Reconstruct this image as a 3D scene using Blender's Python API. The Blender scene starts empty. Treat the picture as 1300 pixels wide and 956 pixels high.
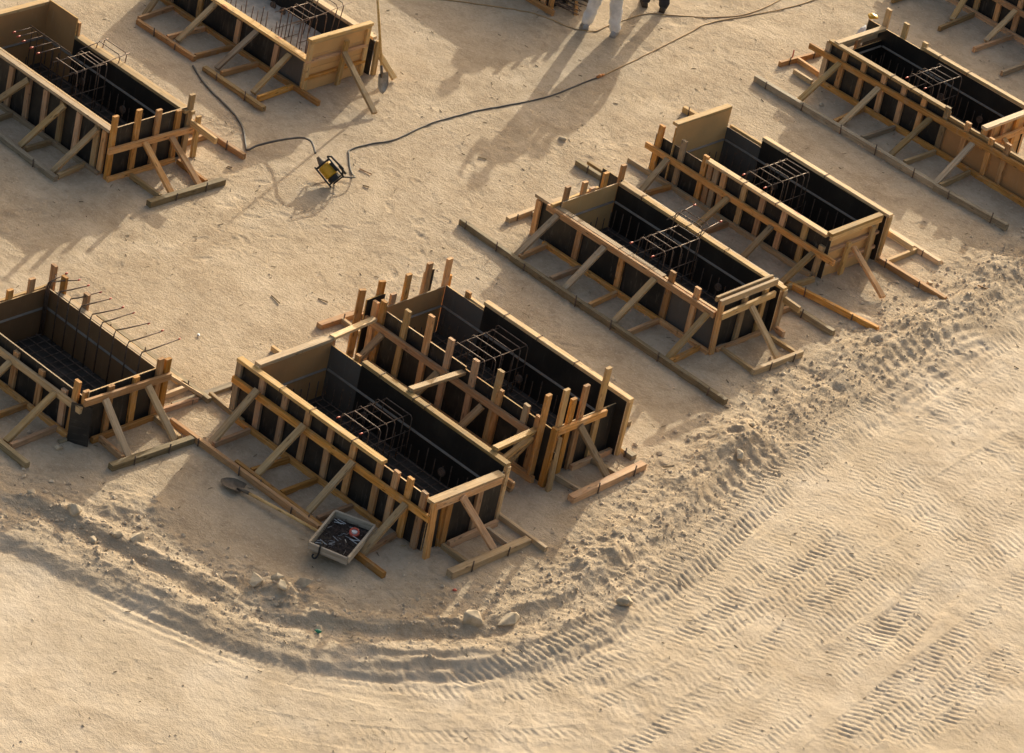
import bpy, math, random
import numpy as np
from mathutils import Vector, Matrix, noise as mnoise
random.seed(7); rng=np.random.default_rng(11)
S=bpy.context.scene; COL=S.collection
# ------------------------------------------------------------------ camera, sky, sun, exposure
AZ,EL,RO=math.radians(127.58),math.radians(30.83),math.radians(12.805)
F_PX,DIST=4898.36,48.98
vd=Vector((math.cos(EL)*math.cos(AZ),math.cos(EL)*math.sin(AZ),-math.sin(EL)))
vr=vd.cross(Vector((0,0,1))).normalized(); vu=vr.cross(vd)
cr=vr*math.cos(RO)+vu*math.sin(RO); cu=-vr*math.sin(RO)+vu*math.cos(RO)
cam=bpy.data.cameras.new('camera'); camo=bpy.data.objects.new('camera',cam); COL.objects.link(camo)
camo.matrix_world=Matrix(((cr.x,cu.x,-vd.x,-vd.x*DIST),(cr.y,cu.y,-vd.y,-vd.y*DIST),(cr.z,cu.z,-vd.z,-vd.z*DIST),(0,0,0,1)))
cam.sensor_width=36; cam.lens=F_PX/1300*36; cam.shift_y=-45/1300; cam.clip_start=.5; cam.clip_end=3000
S.camera=camo
SUN_EL=math.radians(17.4); SUN_TO=Vector((-.425,.905,0)).normalized()      # towards the sun
w=bpy.data.worlds.new('World'); S.world=w; w.use_nodes=True
nt=w.node_tree; bg=nt.nodes['Background']; sky=nt.nodes.new('ShaderNodeTexSky'); sky.sky_type='NISHITA'; sky.sun_disc=False
sky.sun_elevation=SUN_EL; sky.sun_rotation=math.atan2(SUN_TO.x,SUN_TO.y); sky.dust_density=9.0; sky.air_density=1.0; sky.ozone_density=0.0
nt.links.new(sky.outputs[0],bg.inputs[0]); bg.inputs[1].default_value=.15
sl=bpy.data.lights.new('sun','SUN'); sl.energy=3.5; sl.angle=math.radians(.6); sl.color=(1,.94,.78)
so=bpy.data.objects.new('sun',sl); COL.objects.link(so)
sv=SUN_TO*math.cos(SUN_EL)+Vector((0,0,math.sin(SUN_EL))); so.rotation_euler=sv.to_track_quat('Z','Y').to_euler(); so.location=(0,0,30)
S.view_settings.view_transform='Standard'; S.view_settings.look='None'; S.view_settings.exposure=.49; S.view_settings.gamma=1
# ------------------------------------------------------------------ helpers
def tag(o,label=None,cat=None,group=None,kind=None):
    if label: o['label']=label
    if cat: o['category']=cat
    if group: o['group']=group
    if kind: o['kind']=kind
    return o
def thing(name,loc,label,cat,group=None):
    o=bpy.data.objects.new(name,None); COL.objects.link(o); o.location=loc; o.empty_display_size=.2
    return tag(o,label,cat,group)
def mesh_obj(name,V,Fc,mats,parent=None,smooth=False,mi=None,loc=None):
    me=bpy.data.meshes.new(name); me.from_pydata([tuple(v) for v in V],[],Fc)
    for m in (mats if isinstance(mats,(list,tuple)) else [mats]): me.materials.append(m)
    if mi is not None: me.polygons.foreach_set('material_index',mi)
    if smooth: me.polygons.foreach_set('use_smooth',[True]*len(me.polygons))
    me.update(); o=bpy.data.objects.new(name,me); COL.objects.link(o)
    if loc is not None: o.location=loc
    if parent: o.parent=parent; o.location=Vector(o.location)-parent.location if loc is not None else -parent.location
    return o
def box_geo(sx,sy,sz,c=.004):
    """prism along X with chamfered long edges"""
    a,b=sy/2,sz/2
    ring=[(-a+c,-b),(a-c,-b),(a,-b+c),(a,b-c),(a-c,b),(-a+c,b),(-a,b-c),(-a,-b+c)]
    V=[(x,y,z) for x in (-sx/2,sx/2) for y,z in ring]
    Fc=[(i,i+8,(i+1)%8+8,(i+1)%8) for i in range(8)]+[tuple(range(8)),tuple(range(15,7,-1))]
    Fc=[tuple(reversed(f)) for f in Fc]
    return V,Fc
def beam(name,p0,p1,w_,h_,mat,parent,side=None,jit=.006,ext=0.0):
    """timber from p0 to p1; w_ along 'side', h_ across; grain runs along local X"""
    p0,p1=Vector(p0),Vector(p1); ex=(p1-p0); L=ex.length+2*ext; ex.normalize()
    if side is None: side=Vector((0,0,1)) if abs(ex.z)<.9 else Vector((1,0,0))
    ey=Vector(side); ey=(ey-ex*ey.dot(ex)).normalized(); ez=ex.cross(ey)
    V,Fc=box_geo(L,w_,h_)
    tw=random.uniform(-1,1)*.03; bow=random.uniform(-1,1)*jit
    VV=[]
    for i,(x,y,z) in enumerate(V):
        a=tw*(x/L) ; y2=y*math.cos(a)-z*math.sin(a); z2=y*math.sin(a)+z*math.cos(a)
        s=.0 if abs(x)<1e-6 else (1 if x>0 else -1)
        VV.append((x+s*(y*random.uniform(-.02,.02)),y2+(bow if s>0 else -bow)*.6,z2))
    o=mesh_obj(name,VV,Fc,mat)
    M=Matrix((ex,ey,ez)).transposed()
    mid=(p0+p1)/2
    o.rotation_mode='QUATERNION'; o.rotation_quaternion=M.to_quaternion()
    if parent: o.parent=parent; o.location=mid-parent.location
    else: o.location=mid
    return o
def panel(name,lo,hi,mface,medge,parent,axis,inner=None,flip=1):
    """thin board; big faces (normal = axis) get mface / inner, the cut edges medge"""
    x0,y0,z0=lo; x1,y1,z1=hi
    c=Vector(((x0+x1)/2,(y0+y1)/2,(z0+z1)/2))
    V=[Vector((x,y,z))-c for z in (z0,z1) for y in (y0,y1) for x in (x0,x1)]
    Fc=[(0,2,3,1),(4,5,7,6),(0,1,5,4),(2,6,7,3),(0,4,6,2),(1,3,7,5)]
    mi=[1]*6; k={'x':(4,5),'y':(2,3)}[axis]
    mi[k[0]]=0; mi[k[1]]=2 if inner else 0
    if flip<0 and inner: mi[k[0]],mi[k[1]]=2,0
    return mesh_obj(name,V,Fc,[mface,medge]+([inner] if inner else []),parent,mi=mi,loc=c)
def tube_geo(pts,r,n=5,closed=False,cap=True):
    P=[Vector(p) for p in pts]; V=[];Fc=[]; N=len(P); up=Vector((.13,.21,.97))
    for i,p in enumerate(P):
        a=P[i-1] if (i>0 or closed) else p; b=P[(i+1)%N] if (i<N-1 or closed) else p
        t=(b-a).normalized(); s=t.cross(up)
        if s.length<.15: s=t.cross(Vector((1,.1,0)))
        s.normalize(); q=s.cross(t); rr=r[i] if isinstance(r,(list,tuple)) else r
        for k in range(n):
            an=2*math.pi*k/n; V.append(p+s*(rr*math.cos(an))+q*(rr*math.sin(an)))
    for i in range(N if closed else N-1):
        j=(i+1)%N
        for k in range(n): Fc.append((i*n+k,i*n+(k+1)%n,j*n+(k+1)%n,j*n+k))
    if cap and not closed: Fc+= [tuple(range(n-1,-1,-1)),tuple(range((N-1)*n,N*n))]
    return V,Fc
def tube(name,pts,r,mat,parent=None,n=6,closed=False):
    c=Vector(pts[0]); V,Fc=tube_geo([Vector(p)-c for p in pts],r,n,closed)
    return mesh_obj(name,V,Fc,mat,parent,smooth=True,loc=c)
def catmull(P,k=8):
    P=[Vector(p) for p in P]; out=[]
    for i in range(len(P)-1):
        a,b,c,d=P[max(i-1,0)],P[i],P[i+1],P[min(i+2,len(P)-1)]
        for j in range(k):
            t=j/k; out.append(.5*((2*b)+(c-a)*t+(2*a-5*b+4*c-d)*t*t+(3*b-a-3*c+d)*t**3))
    return out+[P[-1]]
def wloc(o): return Vector(o.location)+(wloc(o.parent) if o.parent else Vector())
def sub(o,part):
    """make o a sub-part of part (neither the part nor its thing is rotated)"""
    p=wloc(o); o.parent=part; o.location=p-wloc(part); return o
def join_geo(parts):
    V=[];Fc=[]
    for v,f in parts:
        o=len(V); V+=list(v); Fc+=[tuple(i+o for i in q) for q in f]
    return V,Fc
# ------------------------------------------------------------------ materials
def newmat(name,rough=.8,spec=.3):
    m=bpy.data.materials.new(name); m.use_nodes=True; n=m.node_tree; b=n.nodes['Principled BSDF']
    b.inputs['Roughness'].default_value=rough; b.inputs['Specular IOR Level'].default_value=spec
    return m,n,b
def nd(n,t,**k):
    x=n.nodes.new(t)
    for a,v in k.items():
        if a in x.inputs: x.inputs[a].default_value=v
        else: setattr(x,a,v)
    return x
def ramp(n,src,stops):
    r=n.nodes.new('ShaderNodeValToRGB'); el=r.color_ramp.elements
    while len(el)<len(stops): el.new(.5)
    for e,(p,c) in zip(el,stops): e.position=p; e.color=(*c,1) if len(c)==3 else c
    n.links.new(src,r.inputs[0]); return r.outputs[0]
def mix(n,fac,a,b,mode='MIX'):
    x=n.nodes.new('ShaderNodeMix'); x.data_type='RGBA'; x.blend_type=mode
    for s,i in ((fac,0),(a,6),(b,7)):
        if hasattr(s,'is_linked') or hasattr(s,'links'): n.links.new(s,x.inputs[i])
        elif i==0: x.inputs[0].default_value=s
        else: x.inputs[i].default_value=(*s,1)
    return x.outputs[2]
def noise(n,vec,scale,detail=4,rough=.55,dist=0):
    x=nd(n,'ShaderNodeTexNoise'); x.inputs['Scale'].default_value=scale; x.inputs['Detail'].default_value=detail
    x.inputs['Roughness'].default_value=rough; x.inputs['Distortion'].default_value=dist
    if vec is not None: n.links.new(vec,x.inputs['Vector'])
    return x.outputs[0]
def objvec(n,scale=(1,1,1)):
    tc=n.nodes.new('ShaderNodeTexCoord'); oi=n.nodes.new('ShaderNodeObjectInfo')
    mu=nd(n,'ShaderNodeMath',operation='MULTIPLY'); mu.inputs[1].default_value=57.3; n.links.new(oi.outputs['Random'],mu.inputs[0])
    ad=nd(n,'ShaderNodeVectorMath',operation='ADD'); n.links.new(tc.outputs['Object'],ad.inputs[0]); n.links.new(mu.outputs[0],ad.inputs[1])
    mp=nd(n,'ShaderNodeMapping'); mp.inputs['Scale'].default_value=scale; n.links.new(ad.outputs[0],mp.inputs[0])
    return mp.outputs[0],ad.outputs[0],oi.outputs['Random']
def bump(n,b,h,strength,dist):
    x=nd(n,'ShaderNodeBump'); x.inputs['Strength'].default_value=strength; x.inputs['Distance'].default_value=dist
    n.links.new(h,x.inputs['Height']); n.links.new(x.outputs[0],b.inputs['Normal'])
def wood(name,dark,mid,light,grime,gr_amt,rough=.75):
    m,n,b=newmat(name,rough,.25)
    v,raw,rnd=objvec(n,(2.2,38,38))
    g=noise(n,v,1.0,6,.6,.6); c=ramp(n,g,[(.28,dark),(.5,mid),(.72,light)])
    v2=nd(n,'ShaderNodeMapping'); v2.inputs['Scale'].default_value=(3.5,14,14); n.links.new(raw,v2.inputs[0])
    vo=nd(n,'ShaderNodeTexVoronoi'); vo.inputs['Scale'].default_value=1.0; n.links.new(v2.outputs[0],vo.inputs[0])
    kn=ramp(n,vo.outputs['Distance'],[(.05,(1,1,1)),(.17,(0,0,0))]); c=mix(n,kn,c,tuple(x*.45 for x in dark))
    bl=noise(n,raw,3.2,5,.65); blm=ramp(n,bl,[(.45,(0,0,0)),(.72,(gr_amt,)*3)]); c=mix(n,blm,c,grime)
    du=noise(n,raw,6.5,6,.7,.4); c=mix(n,ramp(n,du,[(.52,(0,0,0)),(.74,(.5,.5,.5))]),c,(.50,.41,.29))
    sp=nd(n,'ShaderNodeMapping'); sp.inputs['Scale'].default_value=(1.1,60,60); n.links.new(raw,sp.inputs[0]); spn=noise(n,sp.outputs[0],1.0,3,.5); c=mix(n,ramp(n,spn,[(.66,(0,0,0)),(.74,(.65,.65,.65))]),c,tuple(x*.35 for x in dark))
    st=noise(n,raw,9,3,.5); c=mix(n,ramp(n,st,[(.68,(0,0,0)),(.76,(.6,.6,.6))]),c,tuple(x*.4 for x in dark))
    if name=='pine_pale': rm=noise(n,raw,1.9,2,.4); c=mix(n,ramp(n,rm,[(.70,(0,0,0)),(.735,(.55,.55,.55))]),c,(.42,.10,.075))
    # board to board tone
    hs=nd(n,'ShaderNodeHueSaturation'); n.links.new(c,hs.inputs['Color'])
    mr=nd(n,'ShaderNodeMapRange'); mr.inputs[3].default_value=.62; mr.inputs[4].default_value=1.2; n.links.new(rnd,mr.inputs[0]); n.links.new(mr.outputs[0],hs.inputs['Value'])
    ms=nd(n,'ShaderNodeMapRange'); ms.inputs[3].default_value=1.12; ms.inputs[4].default_value=.78
    m2=nd(n,'ShaderNodeMath',operation='FRACT'); m3=nd(n,'ShaderNodeMath',operation='MULTIPLY'); m3.inputs[1].default_value=7.7
    n.links.new(rnd,m3.inputs[0]); n.links.new(m3.outputs[0],m2.inputs[0]); n.links.new(m2.outputs[0],ms.inputs[0]); n.links.new(ms.outputs[0],hs.inputs['Saturation'])
    n.links.new(hs.outputs[0],b.inputs['Base Color']); bump(n,b,g,.35,.004)
    return m
PINE=wood('pine',(.38,.175,.055),(.60,.305,.105),(.72,.43,.175),(.32,.175,.08),.4)
PALE=wood('pine_pale',(.46,.265,.10),(.64,.42,.185),(.76,.56,.30),(.38,.26,.14),.4)
OLD=wood('pine_weathered',(.31,.19,.08),(.48,.315,.145),(.60,.43,.235),(.33,.24,.145),.6)
TRAY=wood('tray_wood',(.34,.26,.17),(.50,.41,.29),(.62,.53,.40),(.30,.24,.17),.5)
MOSS=wood('timber_greenish',(.20,.145,.075),(.33,.25,.14),(.46,.37,.225),(.18,.14,.09),.55)
def ply(name,base,scuff,amt,rough,dirt=(.30,.235,.16),damt=.35):
    m,n,b=newmat(name,rough,.4)
    v,raw,rnd=objvec(n,(1,1,1))
    mp=nd(n,'ShaderNodeMapping'); mp.inputs['Scale'].default_value=(26,26,3.2); n.links.new(raw,mp.inputs[0])
    s=noise(n,mp.outputs[0],1.0,7,.7,.8); sm=ramp(n,s,[(.56,(0,0,0)),(.78,(amt,)*3)])
    big=noise(n,raw,2.4,5,.6); bm=ramp(n,big,[(.42,(0,0,0)),(.75,(damt,)*3)])
    c=mix(n,sm,base,scuff); c=mix(n,bm,c,dirt)
    n.links.new(c,b.inputs['Base Color']); bump(n,b,s,.12,.003)
    return m
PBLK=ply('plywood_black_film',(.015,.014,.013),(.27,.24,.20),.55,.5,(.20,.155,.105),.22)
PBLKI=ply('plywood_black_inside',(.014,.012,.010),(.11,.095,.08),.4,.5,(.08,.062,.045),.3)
PBRN=ply('plywood_brown',(.46,.245,.095),(.52,.36,.19),.6,.7,(.22,.14,.075),.4)
PBRD=ply('plywood_dark_brown',(.22,.118,.050),(.34,.21,.11),.6,.7,(.12,.075,.04),.45)
PGRY=ply('plywood_grey',(.115,.10,.082),(.22,.20,.17),.6,.7,(.07,.06,.05),.4)
PTAN=ply('plywood_tan',(.68,.405,.16),(.70,.51,.27),.5,.7,(.34,.22,.11),.3)
def plain(name,col,rough=.6,metal=0,var=.25,scale=9,spec=.4):
    m,n,b=newmat(name,rough,spec); b.inputs['Metallic'].default_value=metal
    v,raw,rnd=objvec(n); g=noise(n,raw,scale,5,.6)
    c=ramp(n,g,[(.3,tuple(x*(1-var) for x in col)),(.7,tuple(min(1,x*(1+var)) for x in col))])
    n.links.new(c,b.inputs['Base Color']); return m
RUST=plain('rebar_steel',(.20,.135,.095),.6,.25,.5,30)
RUSTD=plain('rebar_dark',(.15,.105,.075),.8,.2,.5,30)
STRIP=plain('chamfer_grey',(.20,.17,.135),.6,0,.2)
REDC=plain('red_plastic',(.55,.10,.06),.5,0,.15)
MEMB=plain('bitumen_floor',(.060,.050,.040),.8,0,.6,5)
CONC=plain('concrete_grey',(.52,.45,.36),.9,0,.3,7)
YEL=plain('yellow_paint',(.62,.34,.02),.4,0,.2,20)
BLKR=plain('black_rubber',(.016,.016,.016),.55,0,.3)
HOSEM=plain('hose_dusty',(.10,.09,.078),.7,0,.4,4)
CORDM=plain('cord_tan',(.42,.27,.12),.7,0,.25,6)
STEEL=plain('steel_worn',(.30,.28,.25),.45,.7,.35,14)
STEELD=plain('steel_dirty',(.16,.125,.09),.7,.35,.4,12)
BRIGHT=plain('nail_bright',(.62,.60,.56),.3,.8,.2)
NAIL=plain('nail_dark',(.085,.062,.052),.6,.5,.6,20)
WHITE=plain('white_plastic',(.72,.72,.70),.5,0,.1)
PEB=plain('soil_crumb',(.60,.475,.33),.95,0,.3,9,.1)
ROCK=plain('limestone',(.52,.42,.29),.95,0,.35,9,.2)
TROU=plain('trousers_light_grey',(.72,.70,.66),.9,0,.22,7,.1)
RUSTC=plain('rebar_hook',(.13,.085,.058),.7,.2,.5,30)
SHIRT=plain('shirt_blue_grey',(.16,.19,.24),.9,0,.15,5,.1)
DARKC=plain('dark_cloth',(.045,.045,.055),.9,0,.2,5,.1)
SKIN=plain('skin',(.36,.20,.13),.6,0,.08,4)
SHOED=plain('shoe_dark',(.05,.04,.032),.7,0,.3)
SHOEG=plain('shoe_grey',(.38,.37,.35),.7,0,.2)
HELM=plain('helmet_white',(.7,.7,.66),.35,0,.05)
def dark_edge(): pass
# ground
def ground_mat():
    m,n,b=newmat('sand_ground',.95,.10)
    tc=nd(n,'ShaderNodeTexCoord'); P=tc.outputs['Object']
    big=noise(n,P,.30,5,.6,.4); med=noise(n,P,1.3,7,.66,.5); mid2=noise(n,P,5.5,6,.7,.3); fine=noise(n,P,21,6,.75); grit=noise(n,P,52,3,.7)
    mp=nd(n,'ShaderNodeMapping'); mp.inputs['Rotation'].default_value=(0,0,math.radians(28)); mp.inputs['Scale'].default_value=(3.5,10,6); n.links.new(P,mp.inputs[0])
    strk=noise(n,mp.outputs[0],1.0,8,.75,1.6)
    c=ramp(n,med,[(.32,(.405,.305,.200)),(.5,(.520,.405,.275)),(.68,(.635,.512,.365))])
    c=mix(n,ramp(n,big,[(.40,(0,0,0)),(.64,(.50,.50,.50))]),c,(.455,.365,.265))
    c=mix(n,ramp(n,mid2,[(.50,(0,0,0)),(.68,(.50,.50,.50))]),c,(.330,.246,.162))
    c=mix(n,ramp(n,strk,[(.55,(0,0,0)),(.74,(.48,.48,.48))]),c,(.290,.212,.135))
    c=mix(n,ramp(n,fine,[(.53,(0,0,0)),(.66,(.62,.62,.62))]),c,(.64,.53,.40))
    c=mix(n,ramp(n,grit,[(.63,(0,0,0)),(.70,(.70,.70,.70))]),c,(.20,.146,.095))
    at=nd(n,'ShaderNodeAttribute',attribute_name='road'); pale=ramp(n,med,[(.32,(.47,.370,.262)),(.5,(.60,.490,.362)),(.68,(.70,.588,.452))])
    pale=mix(n,ramp(n,big,[(.42,(0,0,0)),(.62,(.5,.5,.5))]),pale,(.55,.435,.295))
    pale=mix(n,ramp(n,strk,[(.54,(0,0,0)),(.76,(.38,.38,.38))]),pale,(.42,.32,.20))
    pale=mix(n,ramp(n,grit,[(.62,(0,0,0)),(.74,(.45,.45,.45))]),pale,(.36,.27,.18)); c=mix(n,at.outputs['Fac'],c,pale)
    ab=nd(n,'ShaderNodeAttribute',attribute_name='bank'); bkm=nd(n,'ShaderNodeMath',operation='MULTIPLY'); n.links.new(ab.outputs['Fac'],bkm.inputs[0]); n.links.new(ramp(n,mid2,[(.48,(0,0,0)),(.66,(.40,.40,.40))]),bkm.inputs[1])
    c=mix(n,bkm.outputs[0],c,(.38,.29,.195))
    n.links.new(c,b.inputs['Base Color'])
    def mul(x,k):
        q=nd(n,'ShaderNodeMath',operation='MULTIPLY'); q.inputs[1].default_value=k; n.links.new(x,q.inputs[0]); return q.outputs[0]
    def add(x,y):
        q=nd(n,'ShaderNodeMath',operation='ADD'); n.links.new(x,q.inputs[0]); n.links.new(y,q.inputs[1]); return q.outputs[0]
    h=add(add(mul(fine,1.0),mul(grit,.5)),add(mul(strk,.7),mul(mid2,1.1)))
    inv=nd(n,'ShaderNodeMath',operation='MULTIPLY_ADD'); inv.inputs[1].default_value=-.42; inv.inputs[2].default_value=1.0; n.links.new(at.outputs['Fac'],inv.inputs[0])
    hm=nd(n,'ShaderNodeMath',operation='MULTIPLY'); n.links.new(h,hm.inputs[0]); n.links.new(inv.outputs[0],hm.inputs[1])
    bump(n,b,hm.outputs[0],.8,.024)
    return m
SAND=ground_mat()
# ------------------------------------------------------------------ ground height field
_lat=rng.random((512,512))
def vnoise(x,y):
    xi=np.floor(x).astype(int); yi=np.floor(y).astype(int); fx=x-xi; fy=y-yi
    fx=fx*fx*fx*(fx*(fx*6-15)+10); fy=fy*fy*fy*(fy*(fy*6-15)+10)
    xi&=511; yi&=511; x1=(xi+1)&511; y1=(yi+1)&511
    return ((_lat[xi,yi]*(1-fx)+_lat[x1,yi]*fx)*(1-fy)+(_lat[xi,y1]*(1-fx)+_lat[x1,y1]*fx)*fy)*2-1
def fbm(x,y,s,o=4,g=.5):
    t=0;a=1;n=0
    for k in range(o):
        t=t+a*vnoise(x*s*(2**k)+17.3*k+5.1,y*s*(2**k)-9.7*k+3.3); n+=a; a*=g
    return t/n
def sstep(a,b,x): t=np.clip((x-a)/(b-a),0,1); return t*t*(3-2*t)
RC=np.array([(p.x,p.y) for p in catmull([(x,y,0) for x,y in [(-6,-10.6),(-2.4,-8.75),(-.73,-7.85),(-.2,-7.58),(.84,-7.22),(2.15,-6.8),(3.1,-6.2),(3.8,-5.3),(4.12,-4.35),(4.12,-3.3),(3.85,-1.9),(3.3,.2),(2.88,2.2),(2.5,5.0),(2.1,8.2),(1.5,13),(.5,20)]],5)])
def curve_coords(x,y,C):
    best=np.full(x.shape,1e9); s=np.zeros_like(x); t=np.zeros_like(x); acc=0
    for i in range(len(C)-1):
        a=C[i]; d=C[i+1]-a; L=np.hypot(*d); u=d/L
        q=np.clip((x-a[0])*u[0]+(y-a[1])*u[1],0,L)
        ex=x-a[0]-q*u[0]; ey=y-a[1]-q*u[1]; e=ex*ex+ey*ey; k=e<best
        best=np.where(k,e,best); s=np.where(k,np.sqrt(e)*np.sign(u[1]*(x-a[0])-u[0]*(y-a[1])),s); t=np.where(k,acc+q,t); acc+=L
    return s,t
# tyre tracks: centre line, width, lug period, depth
TRK=[([(5.62,-3.2),(5.42,-.83),(5.13,2.6),(4.85,6),(4.5,10)],.44,.105,.030),
 ([(6.5,-2.2),(5.95,-.75),(5.6,1.6),(5.3,4.6)],.42,.11,.024),
 ([(4.95,-.9),(4.55,1.2),(4.15,3.0),(3.9,6)],.40,.10,.022),
 ([(7.0,-1.0),(6.42,.95),(6.2,2.5),(5.9,6)],.5,.105,.030),
 ([(7.9,-3.2),(7.6,-1.5),(7.35,.3),(7.0,2.2),(6.7,4.5)],.46,.105,.026),
 ([(6.7,-5.4),(6.6,-4.2),(6.35,-2.6),(6.15,-1.4),(5.9,.2),(5.65,2.2),(5.4,4.5)],.44,.10,.024),
 ([(7.5,-5.0),(7.3,-3.6),(7.0,-2.1),(6.75,-.9),(6.5,1.2),(6.2,3.4)],.42,.10,.024),
 ([(4.75,-5.9),(4.95,-4.6),(4.9,-3.3),(4.6,-1.8),(4.1,.1),(3.75,1.7),(3.45,4.0),(3.1,7)],.52,.105,.034),
 ([(5.3,-5.2),(5.45,-3.8),(5.2,-2.2),(4.8,-.6)],.44,.105,.024),
 ([(4.05,.8),(3.85,2.4),(3.7,4.2)],.30,.06,.014),
 ([(3.4,-7.3),(4.4,-6.5),(5.1,-5.6),(5.6,-4.6)],.46,.11,.022),
 ([(2.2,-7.75),(3.2,-7.25),(4.0,-6.5),(4.6,-5.6)],.42,.10,.022),
 ([(7.4,.8),(7.2,2.4),(7.0,4.0)],.34,.07,.018),
 ([(4.35,2.2),(4.05,4.6),(3.75,7.2),(3.3,10)],.44,.105,.026),([(3.75,5.2),(3.45,7.4),(3.1,10)],.40,.10,.024),
 ([(5.55,3.4),(5.25,5.6),(4.9,8)],.44,.11,.024),([(6.75,2.4),(6.5,4.2),(6.2,6)],.44,.11,.024),
 ([(7.9,-2.9),(7.7,-1.4),(7.5,-.2)],.46,.11,.026),([(8.4,-1.4),(8.15,.1),(7.9,1.6)],.46,.11,.024),
 ([(5.9,-4.7),(6.0,-3.4),(5.85,-2.0)],.42,.105,.022),([(1.2,-8.0),(2.3,-7.6),(3.3,-7.0)],.34,.09,.020),
 ([(3.9,-8.2),(4.9,-7.2),(5.7,-6.0),(6.2,-5.0)],.40,.11,.016),
 ([(5.25,-3.0),(5.05,-.6),(4.75,2.0),(4.45,4.6),(4.1,8)],.40,.095,.022),([(5.75,-1.9),(5.5,.6),(5.2,3.4),(4.8,7)],.38,.095,.020),
 ([(6.3,-1.6),(6.0,.8),(5.75,3.2),(5.4,6)],.40,.10,.022),([(8.2,-2.2),(7.9,.4),(7.5,2.8)],.42,.10,.022),
 ([(4.55,-2.9),(4.45,-1.2),(4.0,1.0),(3.65,3.2),(3.35,6.2)],.40,.095,.024),([(7.2,-4.4),(6.9,-2.4),(6.6,-.4)],.38,.09,.020)]
TRK=[(np.array([(p.x,p.y) for p in catmull([(a,b,0) for a,b in P],4)]),w_,per,dp) for P,w_,per,dp in TRK]
BOXES=[(-8.5,-5.45,-2.15,-.78),(-9.3,-6.0,1.95,3.3),(-3.1,-.9,-6.45,-5.2),(-.6,2.84,-4.42,-3.05),(-.8,2.5,-2.1,-.7),(-1.8,1.55,2.1,3.42),(-2.2,1.05,4.92,6.2),(-2.9,.15,9.44,10.7)]
def height(x,y):
    x=np.asarray(x,float); y=np.asarray(y,float); shp=x.shape; x=x.ravel(); y=y.ravel()
    tr=np.clip(.5+1.6*fbm(x+40,y,.35,3),0,1)
    h=.012*fbm(x,y,.5,3)+.006*fbm(x,y,2.6,3)+.0035*fbm(x,y,9,3)+tr*(.006*fbm(x,y+9,5.5,3,.6)+.004*fbm(x,y,14,2))-.010*tr*np.clip(fbm(x+7,y,3.6,2)-.25,0,1)*2
    far=(np.hypot(x,y)<26)
    h=np.where(far,h,h+0)
    k=np.where(far)[0]; X=x[k]; Y=y[k]
    s,t=curve_coords(X,Y,RC); n1=fbm(X,Y,.9,3); n2=fbm(X,Y,3.2,4,.6); n3=fbm(X,Y,8.5,3,.6)
    right=sstep(12.0,15.0,t)          # 0: left / bottom part, 1: right part along the road
    n4=fbm(X,Y,17,2,.6); n1=n1*1.0
    wob=.10*n1+.05*n2; s2=s+wob
    st1=fbm(s*5.5+.8*n1,t*1.1,1.0,4,.6); st2=fbm(s*11,t*1.6+5,1.0,3,.6)       # strata drawn out along the bank
    d=-.065*sstep(.70,.98,s2+.06*n3)*(1-.5*right)-.03*sstep(.2,.9,s2)*right
    d+=(.066+.030*right)*np.exp(-(s2/(.13+.19*right))**2)*(.75+.7*n1+.30*n2+.5*st1)
    d-=.035*np.exp(-((s2-.22)/.09)**2)*(1-right)*(.6+.8*n1+.6*st1)
    d+=.045*np.exp(-((s2-.50)/.20)**2)*(1-right)*(.7+.9*n1+.5*n2)
    env=np.exp(-((s2-.22)/.50)**2)
    d+=env*(.016*n2+.009*n3+.006*n4+.022*st1+.009*st2)
    inn=np.exp(-((s2+.42)/.34)**2)
    d+=inn*(.011*n2+.007*n3+.006*n4+.013*st1)
    # long grooves that follow the bend
    d+=.010*np.sin(s*38+4*n1+2*n2)*np.exp(-((s2-.75)/.45)**2)*np.clip(.3+1.6*n1,0,1)
    # push-out ribs across the bank on the right
    d+=.010*right*np.sin((t+.35*s+.10*n1+.05*n2)*2*math.pi/.21)*np.exp(-((s2-.40)/.2)**2)*np.clip(.4+1.5*n1,0,1)
    road=sstep(.6,1.2,s)
    d+=road*(.012*n1+.004*n2+.0018*n3+.0008*n4)
    tk=np.zeros_like(d)                                     # later passes wipe out earlier treads
    for C,w_,per,dp in sorted(TRK,key=lambda q:q[3]):
        kk=np.where((X>C[:,0].min()-.5)&(X<C[:,0].max()+.5)&(Y>C[:,1].min()-.5)&(Y<C[:,1].max()+.5))[0]
        if len(kk)==0: continue
        x_,y_=X[kk],Y[kk]; m2,m3,m4,m1=n2[kk],n3[kk],n4[kk],n1[kk]
        per=per*.90; l,a=curve_coords(x_,y_,C); tot=np.sum(np.hypot(*np.diff(C,axis=0).T))
        al=np.abs(l)/(w_/2); inside=sstep(1.06,.96,al)*sstep(0,.25,a)*sstep(tot,tot-.25,a)
        nz=fbm(x_+per*50,y_,.7,3); mask=inside*(al<1.6)*np.clip(.85+1.0*nz+.5*m2+.3*m3,.15,1)
        row=np.where(l>0,np.clip(.8+1.0*fbm(x_,y_+per*90,.5,2),.15,1),np.clip(.8+1.0*fbm(x_+31,y_+per*70,.5,2),.15,1))
        ph=(a+np.where(l>0,1,-1)*.25*per+np.abs(l)*.42*(per/.105)+.007*m2+.006*m3)/per
        gr=1-sstep(.10,.20,np.abs((ph%1)-.5)); gr*=sstep(.04,.12,al)*np.clip(.75+.5*m3+.6*m4,.15,1.2)
        tk[kk]*=1-.88*mask
        tk[kk]-=mask*dp*(.10+.56*row*gr)
        tk[kk]+=.20*dp*np.exp(-((al-1.12)/.10)**2)*sstep(0,.3,a)*sstep(tot,tot-.3,a)*np.clip(.5+m1+.6*m2,0,1)
    d+=tk
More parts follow.
